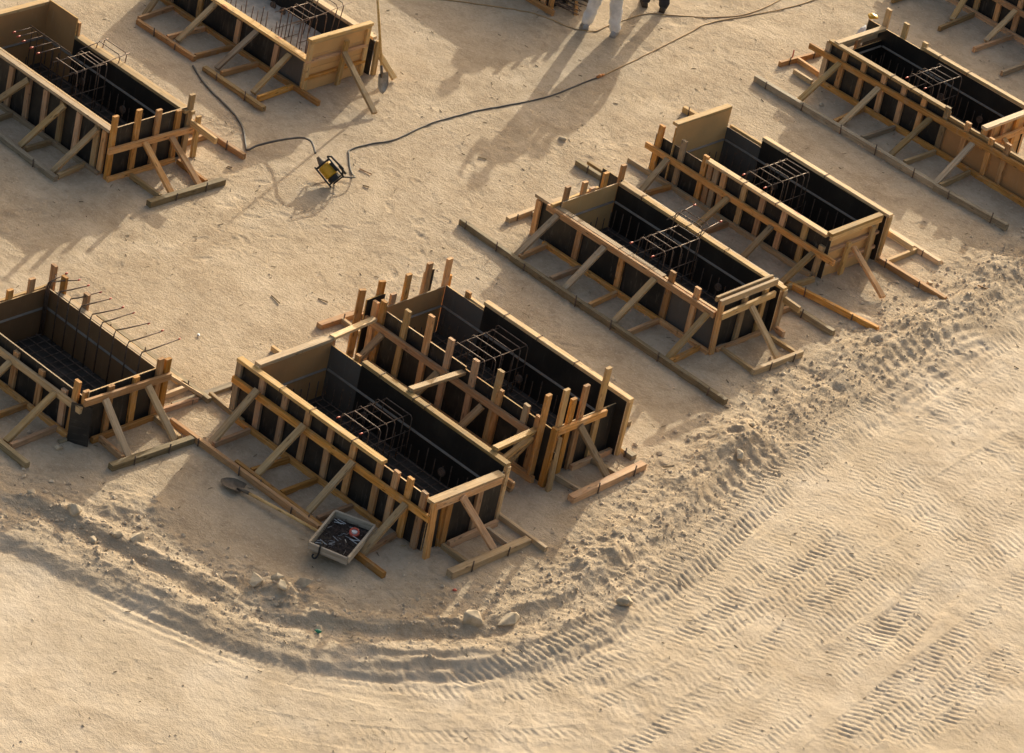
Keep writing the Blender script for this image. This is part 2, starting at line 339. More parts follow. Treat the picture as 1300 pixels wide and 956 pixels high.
    # wheel rut with a cut side at far right
    l,a=curve_coords(X,Y,TRK[3][0]); d-=.035*sstep(.34,.22,np.abs(l))*sstep(.2,.6,a)*sstep(2.6,1.6,a)
    for (bx0,bx1,by0,by1) in BOXES:
        dx=np.maximum(np.maximum(bx0-X,X-bx1),0); dy=np.maximum(np.maximum(by0-Y,Y-by1),0); q=np.hypot(dx,dy)
        d+=np.where(q<.6,(.016*np.exp(-(q/.10)**2)+.008*np.exp(-((q-.28)/.12)**2))*np.clip(.4+1.5*n2+.8*n3,0,2),0)
    # small heaps of spilled soil by the left bank
    for hx,hy,hr,hh in [(.15,-6.75,.35,.06),(.45,-6.5,.3,.05),(2.35,-6.35,.32,.10),(2.75,-6.2,.3,.07),(1.9,-6.45,.22,.06),(3.95,-2.55,.3,.06),(3.15,1.0,.35,.08)]:
        d+=hh*np.exp(-(((X-hx)**2+(Y-hy)**2)/hr**2))*(.8+.9*n2)
    h[k]=h[k]+d
    return h.reshape(shp)
def gz(x,y): return float(height(np.array([x]),np.array([y]))[0])
def axis_pts(lo,hi,steps):
    pts=[lo]
    while pts[-1]<hi: pts.append(pts[-1]+steps(pts[-1]))
    a=[];st=.08;q=pts[0]
    while q>-420: st*=1.22; q-=st; a.append(q)
    b=[];st=.08;q=pts[-1]
    while q<420: st*=1.22; q+=st; b.append(q)
    return np.array(a[::-1]+pts+b)
def build_ground():
    ur=np.array([vr.x,vr.y]); vf=np.array([vd.x,vd.y]); vf/=np.hypot(*vf)
    U=axis_pts(-8.7,7.5,lambda p:.0185); V=axis_pts(-11.0,14.6,lambda p:.0175 if p<-.5 else (.026 if p<6 else .045))
    uu,vv=np.meshgrid(U,V,indexing='ij'); X=uu*ur[0]+vv*vf[0]; Y=uu*ur[1]+vv*vf[1]
    Z=height(X,Y); nu,nv=X.shape
    fr=random.Random(5); walks=[]
    for k in range(64):                                     # short trails of boot prints between the forms
        px,py=fr.uniform(-6,3.2),fr.uniform(-3,9); hd=fr.uniform(0,6.28)
        for j in range(fr.randint(4,11)):
            hd+=fr.uniform(-.25,.25); px+=.36*math.cos(hd); py+=.36*math.sin(hd); sgn=1 if j%2 else -1; walks.append((px-sgn*.09*math.sin(hd),py+sgn*.09*math.cos(hd),hd,fr.uniform(.2,.75)))
    for fx,fy,hd,am in walks:
        if any(b0-.1<fx<b1+.1 and c0-.1<fy<c1+.1 for b0,b1,c0,c1 in BOXES): continue
        uc,vc=fx*ur[0]+fy*ur[1],fx*vf[0]+fy*vf[1]; i0,i1=np.searchsorted(U,(uc-.25,uc+.25)); j0,j1=np.searchsorted(V,(vc-.25,vc+.25))
        if i1-i0<3 or j1-j0<3: continue
        xx,yy=X[i0:i1,j0:j1]-fx,Y[i0:i1,j0:j1]-fy; la=xx*math.cos(hd)+yy*math.sin(hd); lb=-xx*math.sin(hd)+yy*math.cos(hd)
        e=np.sqrt((la/.145)**2+(lb/(.052+.012*np.clip(la/.145,-1,1)))**2); Z[i0:i1,j0:j1]+=am*(-.010*sstep(1.05,.8,e)+.006*np.exp(-((e-1.2)/.16)**2)+.003*sstep(1,.8,e)*np.sign(np.sin(la*210)))
    co=np.stack([X,Y,Z],-1).reshape(-1,3).astype(np.float32)
    idx=np.arange(nu*nv).reshape(nu,nv); q=np.stack([idx[:-1,:-1],idx[1:,:-1],idx[1:,1:],idx[:-1,1:]],-1).reshape(-1,4)
    me=bpy.data.meshes.new('ground'); me.vertices.add(len(co)); me.vertices.foreach_set('co',co.ravel())
    me.loops.add(q.size); me.loops.foreach_set('vertex_index',q.ravel().astype(np.int32))
    me.polygons.add(len(q)); me.polygons.foreach_set('loop_start',np.arange(0,q.size,4,dtype=np.int32))
    s_,t_=curve_coords(X.ravel(),Y.ravel(),RC); nn=fbm(X.ravel(),Y.ravel(),.9,3)
    for nm,val in (('road',sstep(.25,1.1,s_+.25*nn)),('bank',np.exp(-((s_+.25+.2*nn)/.5)**2))):
        at=me.attributes.new(nm,'FLOAT','POINT'); at.data.foreach_set('value',val.astype(np.float32))
    me.polygons.foreach_set('use_smooth',np.ones(len(q),bool)); me.materials.append(SAND); me.update(calc_edges=True)
    o=bpy.data.objects.new('ground',me); COL.objects.link(o); tag(o,'sandy building ground with a churned bank and tyre tracks',kind='structure')
build_ground()
# ------------------------------------------------------------------ formwork
def R(a,b): return random.uniform(a,b)
def pick(*m): return random.choice(m)
TH=.045
class Form:
    def __init__(s,name,loc,label):
        s.o=thing(name,(loc[0],loc[1],0),label,'formwork','timber footing forms on the sand'); s.z=-.02
    def b(s,*a,**k): return beam(*a[:1],*a[1:],s.o,**k)
    # --- side that faces the camera (normal -y), stud face in plane y=ys
    def near(s,ys,x0,x1,ztop,studs,panels=None,mat=None):
        for (x,z) in studs:
            beam('stud',(x+R(-.016,.016),ys+TH/2,s.z),(x,ys+TH/2,z),.088,TH,pick(PINE,PINE,OLD),s.o,side=(1,0,0))
        for (a,b_,zt,mo,mi) in (panels or [(x0,x1,ztop,PBLK,PBLKI)]):
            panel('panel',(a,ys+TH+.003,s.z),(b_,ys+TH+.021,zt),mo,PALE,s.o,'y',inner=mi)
    def rail_y(s,y,x0,z0,x1,z1,w_=.1,mat=None,name='top_rail'):
        beam(name,(x0,y,z0-.024),(x1,y,z1-.024),w_,.046,mat or PALE,s.o,side=(0,1,0))
    def waler_y(s,y,x0,z0,x1,z1,mat=None):
        beam('waler',(x0,y,z0),(x1,y,z1),.09,TH,mat or PINE,s.o,side=(0,0,1))
    def braces_y(s,y,L,mat=None):
        for (xt,zt,xb,yb) in L:
            beam('brace',(xt,y,zt),(xb,yb,.045),.088,TH,mat or pick(PINE,OLD,OLD),s.o,side=(1,0,0),ext=.02)
    def on_ground(s,name,L,w_=.05,h_=.085,mats=(PINE,OLD),ext=.0):
        for (a,b_,c,d) in L:
            gb=beam(name,(a,b_,h_/2-.006),(c,d,h_/2-.006),w_,h_,pick(*mats),s.o,side=(b_-d,c-a,0),ext=ext)
            if name=='ground_beam':
                L=math.hypot(c-a,d-b_); ux,uy=(c-a)/L,(d-b_)/L; n=max(2,round(L/.75))
                for k in range(n):
                    q=L*(k+.5)/n+R(-.12,.12); sg=-1 if uy*.61-ux*.79*-1>0 else 1; sg=1 if (uy*.61+ux*.79)>0 else -1
                    px_,py_=a+ux*q+uy*sg*(w_/2+.010),b_+uy*q-ux*sg*(w_/2+.010)
                    tube('stake',[(px_,py_,-.05),(px_+R(-.012,.012),py_+R(-.012,.012),h_+R(.01,.07))],.009,RUSTD,s.o,5)
    # --- end that faces right / down in the photo (normal +x), stud face in plane x=xs
    def end(s,xs,y0,y1,ztop,studs,mo=None,mi=None):
        for (y,z) in studs:
            beam('stud',(xs-TH/2,y+R(-.006,.006),s.z),(xs-TH/2,y,z),.088,TH,pick(PINE,PINE,OLD),s.o,side=(0,1,0))
        if ztop: panel('panel',(xs-TH-.021,y0,s.z),(xs-TH-.003,y1,ztop),mo or PBLK,PALE,s.o,'x',inner=mi or PBLKI,flip=-1)
    def rail_x(s,x,y0,z0,y1,z1,w_=.1,mat=None):
        beam('top_rail',(x,y0,z0-.024),(x,y1,z1-.024),w_,.046,mat or PALE,s.o,side=(1,0,0))
    def waler_x(s,x,y0,z0,y1,z1,mat=None):
        beam('waler',(x,y0,z0),(x,y1,z1),.09,TH,mat or PINE,s.o,side=(0,0,1))
    def braces_x(s,x,L,mat=None):
        for (yt,zt,xb,yb) in L:
            beam('brace',(x,yt,zt),(xb,yb,.05),.088,TH,mat or pick(PINE,OLD),s.o,side=(0,1,0),ext=.02)
    # --- far long side: inner face at y=yf
    def far(s,yf,segs,rails,studs=None,back=True):
        for (a,b_,z,mi) in segs:
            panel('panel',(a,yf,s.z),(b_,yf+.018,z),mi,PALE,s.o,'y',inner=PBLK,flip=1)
        x0=min(q[0] for q in segs); x1=max(q[1] for q in segs); zt=min(q[2] for q in segs)
        n=max(3,int((x1-x0)/.45)); 
        for i in range(n+1):
            x=x0+.05+(x1-x0-.1)*i/n
            beam('stud',(x,yf+.021+TH/2,s.z),(x,yf+.021+TH/2,zt-.05),.088,TH,PINE,s.o,side=(1,0,0))
        for (a,za,b_,zb) in rails: s.rail_y(yf+.045,a,za,b_,zb,.088)
        if back:
            s.waler_y(yf+.021+TH*1.5+.003,x0+.1,zt*.62,x1-.05,zt*.62)
            for i in range(3):
                x=x0+(x1-x0)*(.18+.32*i); beam('brace',(x,yf+.15,zt*.6),(x+R(-.05,.05),yf+.62,.05),.088,TH,PINE,s.o,side=(1,0,0))
            s.on_ground('ground_beam',[(x0+.1,yf+.66,x1-.35,yf+.66)],.06,.085)
    def ties(s,yc,z,w_,xs):
        for x in xs:
            x+=R(-.05,.05); h=.055; a=w_/2+.006
            tube('tie_wire',[(x,yc-a,z-h),(x+.004,yc-a,z+.006),(x-.003,yc+a,z+.006),(x,yc+a,z-h)],.006,RUSTD,s.o,4)
    # --- left end: inner face at x=xl
    def left(s,xl,y0,y1,z,mi,cap=None,posts=(),edge=None):
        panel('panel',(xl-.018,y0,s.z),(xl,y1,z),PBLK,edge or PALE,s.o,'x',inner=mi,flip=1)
        if cap: s.rail_x(xl-.05,y0,cap,y1,cap,.10)
        for (y,zt) in posts:
            beam('stud',(xl-.021-TH/2,y,s.z),(xl-.021-TH/2,y+R(-.01,.01),zt),.088,TH,PINE,s.o,side=(0,1,0))
        n=4
        for i in range(n):
            y=y0+.08+(y1-y0-.16)*i/(n-1)
            if all(abs(y-p[0])>.1 for p in posts): beam('stud',(xl-.021-TH/2,y,s.z),(xl-.021-TH/2,y,z-.06),.088,TH,PINE,s.o,side=(0,1,0))
    def strips(s,xl,xr,y0,yf,z):
        def tri(name,a,b_,nrm):
            a,b_=Vector(a),Vector(b_); nrm=Vector(nrm); h=.020
            c=(a+b_)/2; sec=[Vector((0,0,h)),nrm*h,Vector((0,0,-h))]
            V=[a-c+q for q in sec]+[b_-c+q for q in sec]
            mesh_obj(name,V,[(0,1,4,3),(1,2,5,4),(2,0,3,5),(0,2,1),(3,4,5)],STRIP,s.o,loc=c)
        tri('chamfer_strip',(xl+.02,yf-.001,z),(xr,yf-.001,z),(0,-1,0))
        tri('chamfer_strip',(xl+.001,y0,z),(xl+.001,yf-.02,z),(1,0,0))
def floor(label,x0,x1,y0,y1,mat=MEMB,name='footing_floor',z=.032):
    nx,ny=max(2,int((x1-x0)/.12)),max(2,int((y1-y0)/.12)); V=[];Fc=[]
    for i in range(nx+1):
        for j in range(ny+1):
            V.append((x0+(x1-x0)*i/nx-x0,y0+(y1-y0)*j/ny-y0,z+.008*mnoise.noise((i*.35+x0,j*.35+y0,0))))
    for i in range(nx):
        for j in range(ny):
            a=i*(ny+1)+j; Fc.append((a,a+ny+1,a+ny+2,a+1))
    o=mesh_obj(name,V,Fc,mat,smooth=True,loc=(x0,y0,0)); tag(o,label,kind='structure')
def cage(label,xa,xb,ys,z,mat_x,mat_y,capy=None,mat=True,skipcaps=False):
    """starter cage: upturned U bars side by side, two cross bars with caps, bottom mat"""
    o=thing('rebar_cage',((xa+xb)/2,sum(ys)/len(ys),.03),label,'rebar','rebar cages inside the forms')
    for i,y in enumerate(ys):
        zz=z+R(-.012,.012); a,b_=xa+R(-.03,.03),xb+R(-.03,.03)
        tube('bar',[(a-.01,y+R(-.02,.02),.05),(a,y,zz-.03),(a+.03,y,zz),(b_-.03,y+R(-.01,.01),zz),(b_,y,zz-.03),(b_+.01,y+R(-.02,.02),.05)],.0075,RUST,o,5)
    n=4
    for k in range(2):
        yy=ys[0]+.12+(ys[-1]-ys[0])*k*.8
    for x in (xa+.045,xb-.045):
        y0=(capy if capy is not None else ys[0]-.14)
        tb=tube('tie_bar',[(x,y0,z-.02),(x+R(-.01,.01),ys[-1]+.03,z-.02)],.007,RUST,o,5)
        if not skipcaps: sub(tube('bar_cap',[(x,y0+.035,z-.02),(x,y0-.01,z-.02),(x,y0-.018,z-.02)],[.010,.012,.005],REDC,o,7),tb)
    for zz in (.22,.42):
        for x in (xa-.012,xb+.012): tube('tie_bar',[(x,ys[0]-.03,zz),(x,ys[-1]+.03,zz)],.006,RUSTD,o,5)
    g=[]
    (x0,x1),(y0,y1)=mat_x,mat_y; x=x0
    while x<x1:
        e=R(-.012,.012); hh=R(.28,.42); g.append(tube_geo([(x+e,y0,hh),(x+e,y0,.10),(x+e,y0+.03,.075),(x-e,y1-.03,.075),(x-e,y1,.10),(x-e,y1,hh)],.0075,4)); x+=.135
    y=y0+.02
    while y<y1:
        e=R(-.012,.012); hh=R(.28,.42); g.append(tube_geo([(x0,y+e,hh),(x0,y+e,.11),(x0+.03,y+e,.092),(x1-.03,y-e,.092),(x1,y-e,.11),(x1,y-e,hh)],.0075,4)); y+=.135
    if mat: V,Fc=join_geo(g); c=Vector(o.location); m=mesh_obj('bottom_mat',[v-c for v in V],Fc,RUSTD,o,loc=c); m['kind']='stuff'
    for k in range(2):
        cx,cy=R(x0+.3,x1-.3),y1-.03
        V,Fc=tube_geo([(cx,cy-.012,.24),(cx,cy+.012,.24)],.055,12); V=[v-Vector((cx,cy,.24)) for v in V]
        mesh_obj('spacer_disc',V,Fc,RUSTD,o,loc=(cx,cy,.24))
    return o
# ---------------- A : upper left
f=Form('formwork_box',(-6.9,-1.5),'long form at upper left with five posts sticking up past its black front end')
ys=-2.10
f.near(ys,-8.5,-5.56,.69,[(-7.95,.66),(-7.57,.66),(-7.21,.66),(-6.86,.66),(-6.52,.66),(-6.19,.66),(-5.82,.66),(-5.67,.66)])
f.rail_y(ys+.02,-8.5,.74,-5.56,.735,.085); f.rail_y(ys+.095,-8.5,.735,-5.58,.725,.04,OLD)
f.braces_y(ys-.03,[(-7.2,.64,-7.6,-2.55),(-6.46,.64,-6.68,-2.57),(-5.79,.63,-5.96,-2.62)])
f.on_ground('ground_beam',[(-8.4,-2.62,-5.78,-2.73)],.07,.09,(MOSS,)); f.on_ground('spreader',[(-6.57,-2.13,-6.57,-2.58),(-5.9,-2.13,-5.83,-2.66),(-7.38,-2.13,-7.36,-2.56)])
f.on_ground('bottom_plate',[(-8.4,-2.135,-5.63,-2.135)],.05,.08)
f.end(-5.5,-2.03,-.75,.75,[(-2.08,.96),(-1.67,.95),(-1.31,.86),(-.94,.76),(-.74,.95)])
f.waler_x(-5.475,-2.16,.47,-.67,.43); f.braces_x(-5.44,[(-1.55,.45,-4.80,-1.58),(-1.07,.40,-4.82,-1.08)])
f.on_ground('bottom_plate',[(-5.46,-2.12,-5.46,-.95)],.05,.08); f.on_ground('ground_beam',[(-4.74,-2.03,-4.72,-.72)],.09,.09,(MOSS,)); f.on_ground('spreader',[(-5.40,-1.76,-4.8,-1.77),(-5.40,-.94,-4.8,-.96)])
f.far(-.85,[(-7.76,-5.55,.69,PBLKI),(-8.35,-7.76,1.0,PBRN)],[(-7.76,.73,-5.5,.73)]); f.rail_y(-.74,-7.76,.725,-5.45,.725,.06)
f.left(-8.35,-2.03,-.85,.93,PBRN,cap=.97); beam('stud',(-7.79,-.80,0),(-7.78,-.80,.93),.088,TH,PINE,f.o,side=(1,0,0))
f.strips(-8.35,-5.56,-2.03,-.85,.42)
beam('stud',(-5.45,-.62,0),(-5.46,-.62,.62),.08,TH,OLD,f.o,side=(0,1,0)); f.waler_y(-.70,-6.2,.55,-5.0,.50,PALE)
f.on_ground('ground_beam',[(-6.2,-.05,-5.08,-.02)],.06,.085,(PINE,)); f.on_ground('spreader',[(-5.72,-.6,-5.74,-.06)])
floor('dark coated floor inside the upper left form',-8.34,-5.57,-2.03,-.86)
c=cage('rusty bars in the upper left form, a raised pair standing above the far rail',-7.35,-6.92,[-1.53,-1.36,-1.16,-1.09,-1.0],.76,(-8.2,-5.7),(-1.95,-.92),capy=-1.62,skipcaps=True)
for y in (-.78,-.66): tube('bar',[(-7.38,y-.1,.05),(-7.38,y,.80),(-7.35,y,.84),(-6.95,y,.84),(-6.92,y,.8),(-6.92,y-.1,.05)],.0075,RUST,c,5)
tube('tie_bar',[(-7.37,-1.1,.78),(-7.37,-.6,.83)],.007,RUST,c,5); tube('tie_bar',[(-6.93,-1.55,.74),(-6.93,-.6,.83)],.008,RUST,c,5)
tube('tie_bar',[(-8.2,-1.28,.78),(-7.35,-1.28,.78)],.007,RUST,c,5)
for i,x in enumerate((-8.12,-8.0,-7.87,-7.68,-7.52)):
    hb=tube('bar',[(x,-1.3,.06),(x,-1.3,.75),(x,-1.33,.79),(x,-1.62-.02*i,.79)],.0075,RUST,c,5); sub(tube('bar_cap',[(x,-1.60-.02*i,.79),(x,-1.65-.02*i,.79)],[.012,.012],REDC,c,6),hb)
# ---------------- B : top, planked end and concrete floor
f=Form('formwork_box',(-7.6,2.6),'form at the top with a planked end panel and pale concrete inside')
ys=2.0
f.near(ys,-9.3,-6.09,.48,[(-8.9,.44),(-8.31,.44),(-7.5,.44),(-6.72,.44),(-6.12,.44)],[(-9.3,-6.72,.48,PBLK,PBLKI),(-6.72,-6.09,.48,PGRY,PBLKI)])
f.rail_y(ys+.03,-9.3,.53,-6.07,.525,.12,PALE)
f.braces_y(ys-.03,[(-8.9,.45,-8.76,1.42),(-7.99,.45,-7.97,1.35),(-7.12,.45,-7.11,1.32),(-6.43,.42,-6.36,1.32)],OLD)
f.on_ground('ground_beam',[(-8.65,1.18,-7.45,1.2)],.06,.085,(PINE,)); f.on_ground('ground_beam',[(-7.2,1.16,-5.95,1.14)],.08,.07,(OLD,))
f.on_ground('spreader',[(-8.7,1.24,-8.75,1.93),(-8.1,1.25,-8.07,1.93),(-7.5,1.25,-7.47,1.93),(-6.96,1.25,-6.94,1.93),(-6.19,1.25,-6.23,1.93)],mats=(PINE,)); f.on_ground('bottom_plate',[(-9.2,1.955,-5.70,1.955)],.05,.085,(PINE,))
f.end(-6.05,1.98,3.16,None,[])
for k,(z0,z1) in enumerate(((.0,.17),(.175,.36),(.365,.56),(.565,.83))):
    panel('plank',(-6.12,1.97+.004*k,z0),(-6.095,3.15,z1),PTAN,PALE,f.o,'x',inner=PBRN,flip=-1)
for z in (.24,.50,.80): beam('rib',(-6.07,1.96,z),(-6.07,3.14,z),.045,.05,PALE if z>.7 else PINE,f.o,side=(0,0,1))
f.rail_x(-6.085,1.96,.856,3.16,.856,.085); beam('stud',(-6.025,2.62,0),(-6.025,2.65,.70),.08,TH,PALE,f.o,side=(0,1,0)); beam('stud',(-6.07,1.99,0),(-6.07,2.0,.8),.07,TH,PALE,f.o,side=(0,1,0)); beam('stud',(-6.07,3.11,0),(-6.07,3.11,.8),.07,TH,PALE,f.o,side=(0,1,0))
f.braces_x(-6.0,[(2.62,.52,-5.15,2.49)],OLD)
f.far(3.2,[(-9.3,-6.13,.56,PBLKI)],[(-9.3,.61,-6.05,.61)]); f.rail_y(3.30,-9.3,.60,-6.15,.60,.06)
beam('stud',(-6.0,3.3,0),(-6.02,3.3,.55),.085,TH,OLD,f.o,side=(0,1,0)); beam('brace',(-6.25,3.32,.5),(-5.72,3.45,.05),.088,TH,PALE,f.o,side=(0,1,0)); beam('panel_scrap',(-6.06,3.22,0),(-6.06,3.22,.56),.02,.10,PBLK,f.o,side=(0,1,0))
f.left(-9.3,2.07,3.2,.6,PBRN)
floor('pale poured concrete inside the top form',-9.28,-6.14,2.07,3.19,CONC,'footing_floor',.20)
c=cage('rusty bars standing in pale concrete in the top form',-7.1,-6.66,[2.40,2.52,2.66,2.82],.76,(-9.1,-6.3),(2.15,3.1),capy=2.22,skipcaps=True,mat=False)
for y in (3.0,3.12): tube('bar',[(-7.1,y-.1,.05),(-7.1,y,.84),(-7.06,y,.88),(-6.66,y,.88),(-6.62,y,.84),(-6.62,y-.1,.05)],.0075,RUST,c,5)
tube('tie_bar',[(-6.64,2.25,.74),(-6.64,3.3,.86)],.007,RUST,c,5)
for i in range(22):
    x=-8.6+.105*i; y=2.18+.10*(i%3); tube('bar',[(x,y,.18),(x+R(-.02,.02),y,R(.50,.66))],.0075,RUST,c,5)
# ---------------- C : left, L bars hooked over the far side
f=Form('formwork_box',(-2.0,-5.8),'form at the left edge with rods bending out over its far side')
ys=-6.40
f.near(ys,-3.3,-1.08,.57,[(-2.7,.55),(-2.24,.55),(-1.78,.56),(-1.36,.53)],[(-3.3,-1.08,.59,PBLK,PBLKI)]); beam('stud',(-1.17,ys-.005,0),(-1.16,ys+.02,.77),.088,TH,PINE,f.o,side=(1,0,0))
f.waler_y(ys-.025,-3.2,.43,-1.0,.46,PALE); f.braces_y(ys-.06,[(-2.26,.40,-2.23,-7.08),(-1.45,.44,-1.40,-7.14)],OLD)
f.on_ground('ground_beam',[(-3.4,-7.2,-.89,-7.26)],.07,.085,(MOSS,)); f.on_ground('spreader',[(-1.87,-6.46,-1.86,-7.15),(-1.32,-6.46,-1.29,-7.18),(-2.5,-6.46,-2.5,-7.15)],mats=(PINE,)); f.on_ground('bottom_plate',[(-3.2,-6.45,-1.12,-6.45)],.05,.08)
f.end(-.95,-6.33,-5.18,.69,[(-6.02,.70),(-5.63,.70),(-5.27,.84),(-5.15,.80)],PBLK,PBLKI); beam('stud',(-1.05,-6.33,0),(-1.05,-6.33,.68),.088,TH,PINE,f.o,side=(0,1,0))
f.waler_x(-.925,-6.46,.62,-5.12,.57); f.braces_x(-.89,[(-6.16,.58,-.45,-6.10),(-5.49,.55,-.45,-5.38)],OLD)
f.on_ground('bottom_plate',[(-.92,-6.26,-.92,-5.22),(-.98,-5.10,-.95,-4.56)],.05,.08); f.on_ground('ground_beam',[(-.38,-6.43,-.33,-5.19)],.085,.085,(MOSS,)); f.on_ground('spreader',[(-.9,-6.15,-.44,-6.18),(-.9,-5.28,-.42,-5.31)],mats=(OLD,PINE))
f.far(-5.26,[(-3.1,-1.02,.66,PBRD)],[],back=False)
f.rail_y(-5.185,-2.95,.655,-1.06,.645,.07,PALE); f.waler_y(-5.10,-2.95,.56,-1.0,.54,PALE); beam('waler',(-3.2,-4.86,.36),(-1.05,-4.80,.30),.09,TH,PALE,f.o,side=(0,1,0)); f.on_ground('ground_beam',[(-2.95,-4.42,-.85,-4.45)],.07,.085,(MOSS,))
for x in (-2.75,-2.3,-1.85,-1.45,-1.1): beam('brace',(x,-5.06,.50),(x+.12,-4.48,.06),.08,.04,pick(PALE,PINE),f.o,side=(1,0,0))
f.on_ground('spreader',[(-2.6,-5.1,-2.6,-4.6),(-1.2,-5.1,-1.2,-4.5)],mats=(PALE,))
for (x,y,z) in ((-3.10,-5.14,.92),(-2.89,-5.15,.88),(-2.50,-5.12,.84)): beam('stud',(x,y,0),(x,y,z),.09,TH,PINE,f.o,side=(1,0,0))
f.left(-3.02,-6.33,-5.26,.68,PBRD,posts=((-5.52,.86),(-5.85,.80),(-6.15,.76))); beam('waler',(-3.12,-6.5,.60),(-3.12,-5.1,.60),.09,TH,PALE,f.o,side=(0,0,1))
f.strips(-3.02,-1.02,-6.33,-5.26,.40)
floor('dark coated floor inside the left edge form',-3.01,-1.02,-6.33,-5.27)
c=thing('rebar_cage',(-2.1,-5.4,.03),'row of hooked rods along the far side of the left edge form','rebar','rebar cages inside the forms')
for i,(xb,xt,yt) in enumerate(zip((-3.34,-3.13,-2.94,-2.76,-2.57,-2.37,-2.17,-1.98,-1.74,-1.5,-1.26),(-3.22,-3.02,-2.83,-2.68,-2.49,-2.32,-2.1,-1.94,-1.67,-1.47,-1.23),(-5.0,-4.98,-4.94,-4.92,-4.89,-4.88,-4.87,-4.84,-4.83,-4.79,-4.73))):
    x=max(xb,-2.97) if i>0 else -2.99; zz=.79+R(-.02,.03); yt-=.05; xt+=.04
    hb=tube('bar',[(x,-5.33,.05),(xb if i>1 else x,-5.33,zz-.05),(xb if i>1 else x,-5.31,zz),((xb+xt)/2 if i>1 else x,-5.2,zz+.025),(xt,yt,.84+R(-.01,.01))],.0095,RUSTC,c,5)
    sub(tube('bar_cap',[(xt,yt-.03,.84),(xt,yt+.004,.842)],[.0105,.0105],REDC,c,6),hb)
for x in np.arange(-2.9,-1.1,.21): tube('bar',[(x,-6.2,.05),(x,-6.2,.45)],.007,RUSTD,c,5)
g=[tube_geo([(x,-6.28,.07),(x,-5.32,.07)],.0075,4) for x in np.arange(-2.95,-1.06,.14)]+[tube_geo([(-2.97,y,.088),(-1.05,y,.088)],.0075,4) for y in np.arange(-6.25,-5.3,.14)]
V,Fc=join_geo(g); cc=Vector(c.location); m=mesh_obj('bottom_mat',[v-cc for v in V],Fc,RUSTD,c,loc=cc); m['kind']='stuff'
sc=beam('plywood_offcut',(-.98,-6.42,.0),(-1.02,-6.40,.52),.02,.26,PBLK,None,side=(.5,-.86,0)); tag(sc,'small black plywood offcut leaning at the corner of the left edge form','plywood')
# ---------------- D : front centre
f=Form('formwork_box',(1.1,-3.75),'nearest form in front, with the nail tray and shovel beside it')
ys=-4.38
f.near(ys,-.58,2.70,.75,[(-.55,.75),(-.14,.75),(.26,.75),(.66,.75),(1.05,.75),(1.44,.76),(1.88,.77),(2.15,.80),(2.37,.84),(2.62,.79)],[(-.58,1.2,.765,PBLK,PBLKI),(1.2,2.70,.73,PBLK,PBLKI)])
f.rail_y(ys+.025,-.58,.80,1.93,.815,.095,PALE)
f.waler_y(ys-.025,-.58,.51,2.80,.53); f.braces_y(ys-.065,[(-.14,.60,-.16,-5.03),(.68,.58,.62,-5.02),(1.53,.57,1.50,-5.03),(2.43,.52,2.42,-5.02)],OLD)
f.on_ground('ground_beam',[(-.75,-5.15,1.80,-5.12),(.3,-5.06,2.87,-5.09)],.055,.09,(PINE,)); f.on_ground('spreader',[(-.12,-4.46,-.12,-5.05),(.57,-4.46,.52,-5.02),(1.06,-4.46,1.04,-5.02),(1.67,-4.46,1.65,-5.0),(2.36,-4.42,2.42,-5.0)],mats=(PINE,OLD)); f.on_ground('bottom_plate',[(-.45,-4.43,2.12,-4.43)],.05,.08,(PINE,))
f.end(2.78,-4.31,-3.13,.72,[(-4.05,.70),(-3.54,.69)]); beam('stud',(2.84,-4.37,-.01),(2.79,-4.36,.75),.09,TH,PINE,f.o,side=(0,1,0)); beam('stud',(2.73,-4.08,0),(2.73,-4.12,.66),.08,TH,PINE,f.o,side=(0,1,0))
f.rail_x(2.745,-4.39,.765,-3.20,.745,.12,OLD); beam('waler',(2.80,-4.36,.70),(2.80,-3.25,.68),.085,TH,PINE,f.o,side=(0,0,1))
f.braces_x(2.85,[(-3.94,.70,3.20,-3.60)],PINE); f.on_ground('ground_beam',[(3.25,-4.40,3.26,-3.09)],.10,.095,(OLD,)); f.on_ground('spreader',[(2.80,-4.07,3.2,-4.06),(2.80,-3.36,3.2,-3.36)],mats=(OLD,)); f.on_ground('bottom_plate',[(2.83,-4.0,2.81,-3.17)],.05,.1,(PINE,))
f.far(-3.12,[(.26,2.70,.775,PBLKI),(-.27,.26,.76,PGRY)],[(.25,.82,2.72,.815)],back=False)
beam('stud',(2.70,-3.07,0),(2.72,-3.07,.77),.06,.055,PALE,f.o,side=(1,0,0)); f.waler_y(-3.02,-.2,.52,2.82,.54,PINE)
f.on_ground('bottom_plate',[(-.2,-3.0,3.50,-3.03)],.05,.085,(OLD,))
f.left(-.27,-4.31,-3.10,.80,PBRN,cap=.85); f.strips(-.27,2.68,-4.31,-3.12,.42)
for (x0,y0,x1,y1,z1) in ((-.30,-3.10,-.52,-2.13,.69),(1.02,-3.05,.93,-2.0,.71),(2.44,-3.04,2.24,-2.06,.66)):
    beam('strut',(x0,y0,.845),(x1,y1,z1),.085,TH,PALE,f.o,side=(1,0,0))
beam('brace',(2.26,-2.14,.60),(2.12,-2.95,.09),.07,.04,OLD,f.o,side=(1,0,0))
beam('stud',(-.80,-3.20,0),(-.78,-3.20,.42),.09,TH,PINE,f.o,side=(1,0,0)); f.on_ground('spreader',[(-1.35,-2.95,-.35,-2.97)],mats=(PALE,)); panel('panel',(-.95,-3.25,0),(-.3,-3.232,.22),PBLK,PALE,f.o,'y')
for x in (-.35,.1): beam('stud',(x,-3.02,0),(x,-3.02,.80),.07,TH,PINE,f.o,side=(1,0,0))
f.on_ground('ground_beam',[(-1.0,-4.9,-.98,-3.6)],.09,.06,(MOSS,)); f.on_ground('spreader',[(-.95,-4.35,-.3,-4.4)],mats=(OLD,))
